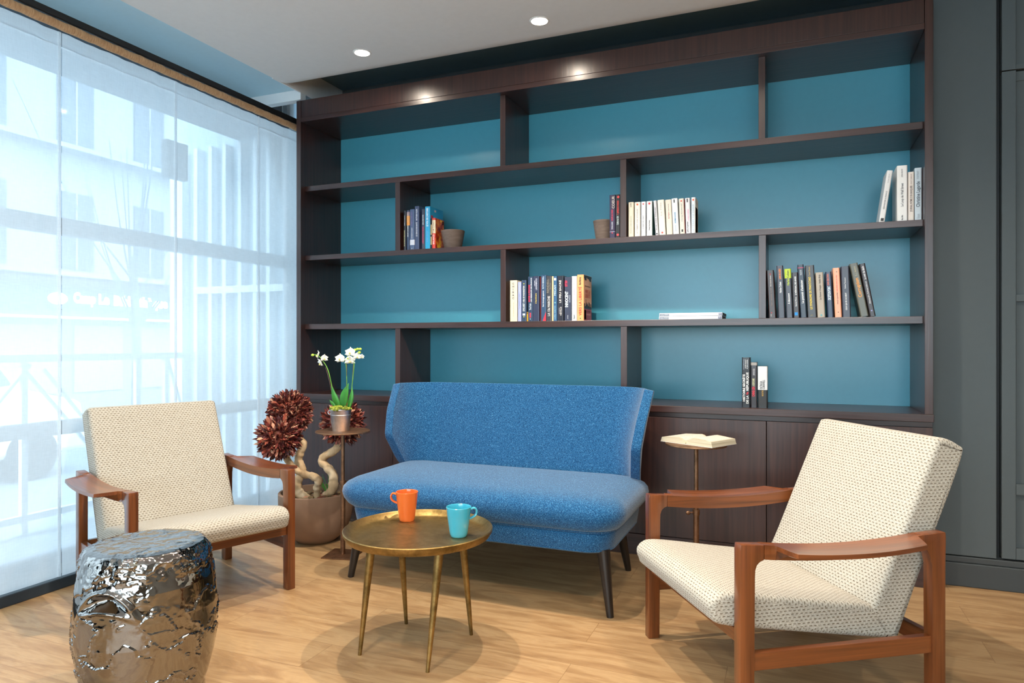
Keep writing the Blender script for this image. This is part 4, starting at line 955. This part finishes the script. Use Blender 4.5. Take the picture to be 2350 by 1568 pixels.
mo.build('moss', M_moss, oc, smooth=True)
def L(p): return (p[0]-.736, p[1]+.588, p[2]-.6464)
def leaf3d(pts, wd, name, mat, par, fold=.35, n=10):
    c = catmull([L(p) if par is oc else p for p in pts], 5); g = MB(); side = Vector((.92, .39, 0)); P_ = []
    for i, p in enumerate(c):
        t = i/(len(c)-1); hwid = wd*math.sin(PI*min(1, .12+.88*t)**.8)*(1 if t < 1 else 0); hwid = max(hwid, .0006)
        P_.append([p-side*hwid+Vector((0, -fold*hwid, 0)), p, p+side*hwid+Vector((0, -fold*hwid, 0))])
    return g.grid(P_).build(name, mat, par, smooth=True, angle=180, solid=(.0016, 0))
leaf3d([(.716, -.596, .765), (.705, -.60, .83), (.690, -.606, .888)], .013, 'leaf', M_green, oc)
leaf3d([(.731, -.592, .765), (.716, -.602, .82), (.696, -.606, .868)], .014, 'leaf', M_green, oc)
leaf3d([(.748, -.585, .765), (.757, -.58, .84), (.774, -.572, .893)], .019, 'leaf', M_green, oc)
leaf3d([(.778, -.572, .765), (.790, -.568, .82), (.791, -.565, .872)], .012, 'leaf', M_green, oc)
leaf3d([(.716, -.600, .765), (.700, -.607, .790), (.684, -.612, .806)], .010, 'leaf', M_green, oc)
leaf3d([(.760, -.590, .765), (.775, -.592, .84), (.785, -.59, .885)], .012, 'leaf', M_green, oc)
def stalk(pts, r=.0024, mat=M_stem, name='flower_stem'): return MB().tube(catmull([L(p) for p in pts], 6), r, 8).build(name, mat, oc, smooth=True)
stalk([(.712, -.598, .76), (.694, -.605, .87), (.676, -.612, .955), (.655, -.620, 1.0), (.628, -.631, 1.035), (.607, -.640, 1.040)])
stalk([(.708, -.600, .76), (.683, -.611, .90), (.664, -.618, .975)], .0018, M_stick, 'support_stick')
stalk([(.772, -.576, .76), (.766, -.577, .87), (.763, -.577, .965), (.757, -.581, 1.005), (.74, -.586, 1.018)])
stalk([(.761, -.578, .76), (.766, -.577, .99)], .0018, M_stick, 'support_stick')
stalk([(.780, -.571, .76), (.790, -.566, .88), (.800, -.562, .99), (.797, -.564, 1.04), (.815, -.556, 1.066), (.830, -.551, 1.068)])
stalk([(.783, -.568, .76), (.796, -.563, .99)], .0018, M_stick, 'support_stick')
def flower(p, sz, yaw, tilt):
    f_ = MB(); base = Vector(L(p))
    R = Matrix.Rotation(yaw, 3, 'Z') @ Matrix.Rotation(tilt, 3, 'X')
    for (ang, ln, wd) in ((90, 1, .42), (200, .95, .40), (340, .95, .40), (20, .98, .72), (160, .98, .72)):
        a = math.radians(ang); d = Vector((math.cos(a), 0, math.sin(a))); sd = Vector((-d.z, 0, d.x)); rows_ = []
        for i in range(8):
            t = i/7; hh = sz*wd*(math.sin(PI*min(1, .08+.92*t)**.75) if t < 1 else .08); pr_ = []
            for j in range(5):
                s_ = -1+j/2; pr_.append(base+R @ (d*sz*ln*(t-.06*s_*s_*t)+sd*hh*s_+Vector((0, -.12*sz*t*t*2+.12*sz*s_*s_+.02*sz*(wd > .5), 0))))
            rows_.append(pr_)
        f_.grid(rows_)
    o = f_.build('flower', M_petal, oc, smooth=True, angle=180, solid=(.0006, 0))
    c = MB(); cc = base+R @ Vector((0, -.12*sz*2, -.10*sz)); c.sphere(cc, sz*.17, 8, 6, (1, 1, 1.2)); c.build('lip', plain((214, 206, 120), .5), o, smooth=True)
for (p, s_, yw, tl) in (((.735, -.592, 1.018), .030, .15, -.1), ((.781, -.572, 1.008), .031, .5, .3), ((.784, -.572, 1.050), .031, .2, -.2), ((.815, -.558, 1.030), .024, .9, .1),
                        ((.626, -.632, 1.035), .027, -.9, -.2), ((.640, -.628, .995), .027, -.6, .4), ((.657, -.622, 1.020), .024, 1.2, .1), ((.838, -.55, 1.028), .017, 1.3, .2)): flower(p, s_, yw, tl)
for p in ((.804, -.56, 1.065), (.817, -.555, 1.069), (.830, -.551, 1.069), (.825, -.551, 1.052), (.601, -.643, 1.038), (.770, -.577, 1.022)):
    MB().sphere(L(p), .0075, 10, 8, (1.15, 1, .9)).build('bud', M_bud, oc, smooth=True)

# ------------------------------------------------------------------ potted topiary tree
tp = empty('potted_topiary', (.437, -.405, 0)); tag(tp, 'driftwood topiary with three balls of dark red leaves in a brown clay bowl', 'plant')
PR = .203
MB().lathe([(0, .001), (.100, .001), (.108, .006), (.150, .040), (.178, .085), (.194, .14), (.202, .20), (PR, .262), (PR, .270), (PR-.003, .273), (PR-.014, .273), (PR-.016, .268), (PR-.02, .2), (.10, .03), (0, .03)], 96).build('bowl', M_clay, tp, smooth=True)
g = MB(); g.lathe([(0, .242), (.1, .240), (PR-.018, .235)], 40); g.v = [(x, y, z_+.012*noise.noise(Vector((x, y, 0))*25)) for x, y, z_ in g.v]; g.build('soil', M_soil, tp, smooth=True)
def T(p): return (p[0]-.437, p[1]+.405, p[2])
def limb(pts, rs, name='trunk'):
    c = catmull([T(p) for p in pts], 7); n = len(c)
    rr_ = [interp([(i/(len(rs)-1), q) for i, q in enumerate(rs)], k/(n-1))*(1+.06*math.sin(k*.9)+.12*rnd.random()) for k in range(n)]
    g_ = MB().tube(c, rr_, 16); g_.v = [tuple(Vector(v)+.005*Vector(noise.noise_vector(Vector(v)*38))) for v in g_.v]; g_.build(name, M_driftwood, tp, smooth=True, angle=80)
limb([(.330, -.470, .640), (.365, -.458, .565), (.388, -.45, .535), (.370, -.458, .490), (.360, -.46, .444), (.377, -.453, .405), (.366, -.458, .357), (.352, -.463, .318), (.358, -.46, .277), (.385, -.452, .250), (.42, -.438, .236)], [.018, .020, .020, .021, .022, .022, .023, .025, .026, .022, .016])
limb([(.336, -.58, .54), (.345, -.553, .500), (.357, -.548, .464), (.381, -.539, .430), (.408, -.528, .405), (.436, -.512, .386), (.475, -.495, .378), (.505, -.475, .352), (.488, -.46, .315), (.470, -.44, .270), (.462, -.43, .238)], [.013, .015, .016, .017, .017, .018, .019, .020, .018, .016, .015])
limb([(.567, -.345, .62), (.565, -.355, .585), (.555, -.358, .532), (.530, -.368, .495), (.486, -.388, .472), (.466, -.396, .443), (.497, -.383, .404), (.523, -.371, .366), (.529, -.37, .319), (.515, -.375, .275), (.47, -.388, .238)], [.014, .020, .021, .022, .020, .021, .022, .023, .024, .025, .018])
def leafball(c, R, n, ll, seed):
    q = random.Random(seed); g_ = MB(); c = Vector(T(c))
    g_.sphere(c, R*.62, 16, 10)
    for i in range(n):
        zz = 1-2*(i+.5)/n; th = i*2.399963; d = Vector((math.sqrt(1-zz*zz)*math.cos(th), math.sqrt(1-zz*zz)*math.sin(th), zz))
        d = (d+Vector((q.gauss(0, .16), q.gauss(0, .16), q.gauss(0, .16)))).normalized()
        base = c+d*R*(.55+.25*q.random()); dr_ = (d+.65*Vector((q.gauss(0, 1), q.gauss(0, 1), q.gauss(0, 1)))*.6).normalized()
        sd = dr_.cross(Vector((q.gauss(0, 1), q.gauss(0, 1), q.gauss(0, 1)))).normalized(); up = dr_.cross(sd)
        l = ll*(.7+.6*q.random()); wd = l*(.15+.07*q.random()); k = len(g_.v)
        mid = base+dr_*l*.5
        lo = base+dr_*l*.28; hi = base+dr_*l*.68
        g_.v += [tuple(base), tuple(lo+sd*wd*.8+up*wd*.35), tuple(hi+sd*wd*.85+up*wd*.35), tuple(base+dr_*l+up*l*.12), tuple(hi-sd*wd*.85+up*wd*.35), tuple(lo-sd*wd*.8+up*wd*.35)]
        g_.f += [(k, k+1, k+5), (k+1, k+2, k+4, k+5), (k+2, k+3, k+4)]
    me = bpy.data.meshes.new('leaf_ball'); me.from_pydata(g_.v, [], g_.f); me.materials.append(M_redleaf)
    o = bpy.data.objects.new('leaf_ball', me); COL.objects.link(o); o.parent = tp
leafball((.302, -.462, .712), .134, 3300, .030, 1)
leafball((.336, -.590, .590), .113, 1300, .042, 2)
leafball((.563, -.335, .648), .120, 1200, .042, 3)
g = MB(); q = random.Random(9)
for i in range(26):
    a = q.random()*2*PI; b0 = Vector((.075, .015, .24)); e = b0+Vector((-.05+.05*math.cos(a), .02+.05*math.sin(a), .07+.06*q.random())); mm_ = (b0+e)/2+Vector((0, 0, .02)); g.tube(catmull([b0, mm_, e], 3), .0012, 5)
g.build('fern_sprig', M_green, tp, smooth=True)
g = MB()
for i in range(60):
    a = q.random()*2*PI; r_ = .15*math.sqrt(q.random()); g.sphere((r_*math.cos(a)+.01, r_*math.sin(a), .246), .007+.010*q.random(), 7, 5, (1.3, 1, .6))
o = g.build('dry_moss', M_soil, tp, smooth=True); o['kind'] = 'stuff'
g = MB()
for i in range(26):
    a = q.random()*2*PI; r_ = .11*math.sqrt(q.random()); g.v += []; k = len(g.v); c = Vector((r_*math.cos(a)+.01, r_*math.sin(a)-.02, .258)); d = Vector((q.gauss(0, 1), q.gauss(0, 1), .3*q.random())).normalized(); sd = Vector((-d.y, d.x, .2))*.3
    g.v += [tuple(c), tuple(c+d*.018+sd*.02), tuple(c+d*.04), tuple(c+d*.018-sd*.02)]; g.f.append((k, k+1, k+2, k+3))
g.build('fallen_leaves', M_redleaf, tp)
g = MB()
for k in range(22):
    a = PI*k/21; g.sphere((.030*math.cos(a), 0, .013*math.sin(a)), .0011, 5, 4)
for k in (-1, 1): g.sphere((k*.007, 0, -.018), .0018, 5, 4)
o = g.build('stamp', plain((84, 62, 48), .9), tp); dd = Vector((.10, -.995, 0)); o.location = tuple(dd*.2005)[:2]+(.205,); o.rotation_euler = (0, 0, .1)
# place the stamp towards the viewer's left of the bowl
o.location = (-.19*math.sin(.10)+.02, -.1985, .195); o.rotation_euler = (-.08, 0, .02)

# ------------------------------------------------------------------ open book on the right stand
ob = empty('open_book', (2.505, -.330, .6464), math.radians(-28)); tag(ob, 'open paperback lying face up on the bronze side table', 'book')
def page_profile(s_, n=14):
    # height of the page block at fraction t from the spine to the fore edge
    out = []
    for i in range(n+1):
        t = i/n; out.append((t, .006+.026*math.sin(min(1, t*3.2)*PI/2)*(1-.42*t)+.003))
    return out
M_page = noise_mat('page_block', [(.35, (176, 164, 138)), (.65, (214, 204, 180))], 3, .9, .3, 3, .001, (1, 1, 160))
M_print = noise_mat('printed_page', [(.40, (176, 172, 160)), (.52, (212, 208, 196)), (.7, (216, 213, 202))], 3, .85, 0, 2, .001, (60, 190, 1))
for s_ in (-1, 1):
    Wd, Hh = .128, .185; pr = page_profile(s_); g = MB(); th = .030 if s_ > 0 else .024
    for yy in (-Hh/2, Hh/2):
        for (t, hgt) in pr: g.v.append((s_*(.004+t*Wd), yy, hgt*(1 if s_ > 0 else .85)+.0))
        for (t, hgt) in pr: g.v.append((s_*(.004+t*(Wd+.006)), yy, .0015+.0*t))
    n_ = len(pr)
    for i in range(n_-1):
        g.f += [(i, i+1, n_+i+1, n_+i), (2*n_+i, 3*n_+i, 3*n_+i+1, 2*n_+i+1), (i, 2*n_+i, 2*n_+i+1, i+1), (n_+i, n_+i+1, 3*n_+i+1, 3*n_+i)]
    g.f += [(0, n_, 3*n_, 2*n_), (n_-1, 3*n_-1, 4*n_-1, 2*n_-1)]
    g.build('page_block', M_page, ob, smooth=True, angle=50)
    P_ = [[(s_*(.012+t*(Wd-.014)), yy, interp([(a, b_*(1 if s_ > 0 else .85)) for a, b_ in pr], (.008+t*(Wd-.014))/Wd)+.0006) for yy in (-Hh/2+.012, 0, Hh/2-.012)] for t in [i/14 for i in range(15)]]
    MB().grid(P_).build('printed_page', M_print, ob, smooth=True)
    MB().box(min(0, s_*.138), max(0, s_*.138), -Hh/2-.002, Hh/2+.002, 0, .0014).build('cover', plain((230, 228, 222), .4), ob)

# ------------------------------------------------------------------ ceiling spots
for (x, y, lb) in ((.709, -.358, 'small round recessed ceiling spotlight nearer the window'), (1.741, -.342, 'small round recessed ceiling spotlight above the middle of the bookcase')):
    r = empty('ceiling_light', (x, y, 2.70)); tag(r, lb, 'ceiling light', 'recessed ceiling spotlights')
    MB().lathe([(.041, -.0030), (.047, -.0030), (.050, -.0005), (.050, .0), (.041, .0)], 40, closed=True).build('trim_ring', M_ceiling, r, smooth=True)
    MB().lathe([(0, -.0022), (.0405, -.0022), (.0405, -.0005), (0, -.0005)], 32).build('diffuser', M_lamp, r)

# ------------------------------------------------------------------ fit lettering to its length, as plain meshes
bpy.context.view_layer.update()
dg = bpy.context.evaluated_depsgraph_get()
want = {o.name: Ln for o, Ln in TEXTS}
for o in [q for q in bpy.data.objects if q.type == 'FONT']:
    me = bpy.data.meshes.new_from_object(o.evaluated_get(dg)); me.name = 'lettering'
    n = bpy.data.objects.new('x', me); nm = o.name; COL.objects.link(n); n.parent = o.parent; n.location = o.location; n.rotation_euler = o.rotation_euler
    if nm in want and len(me.vertices):
        xs_ = [v.co.x for v in me.vertices]; wdt = max(xs_)-min(xs_)
        if wdt > 1e-6: n.scale = (want[nm]/wdt, 1, 1)
    bpy.data.objects.remove(o); n.name = nm
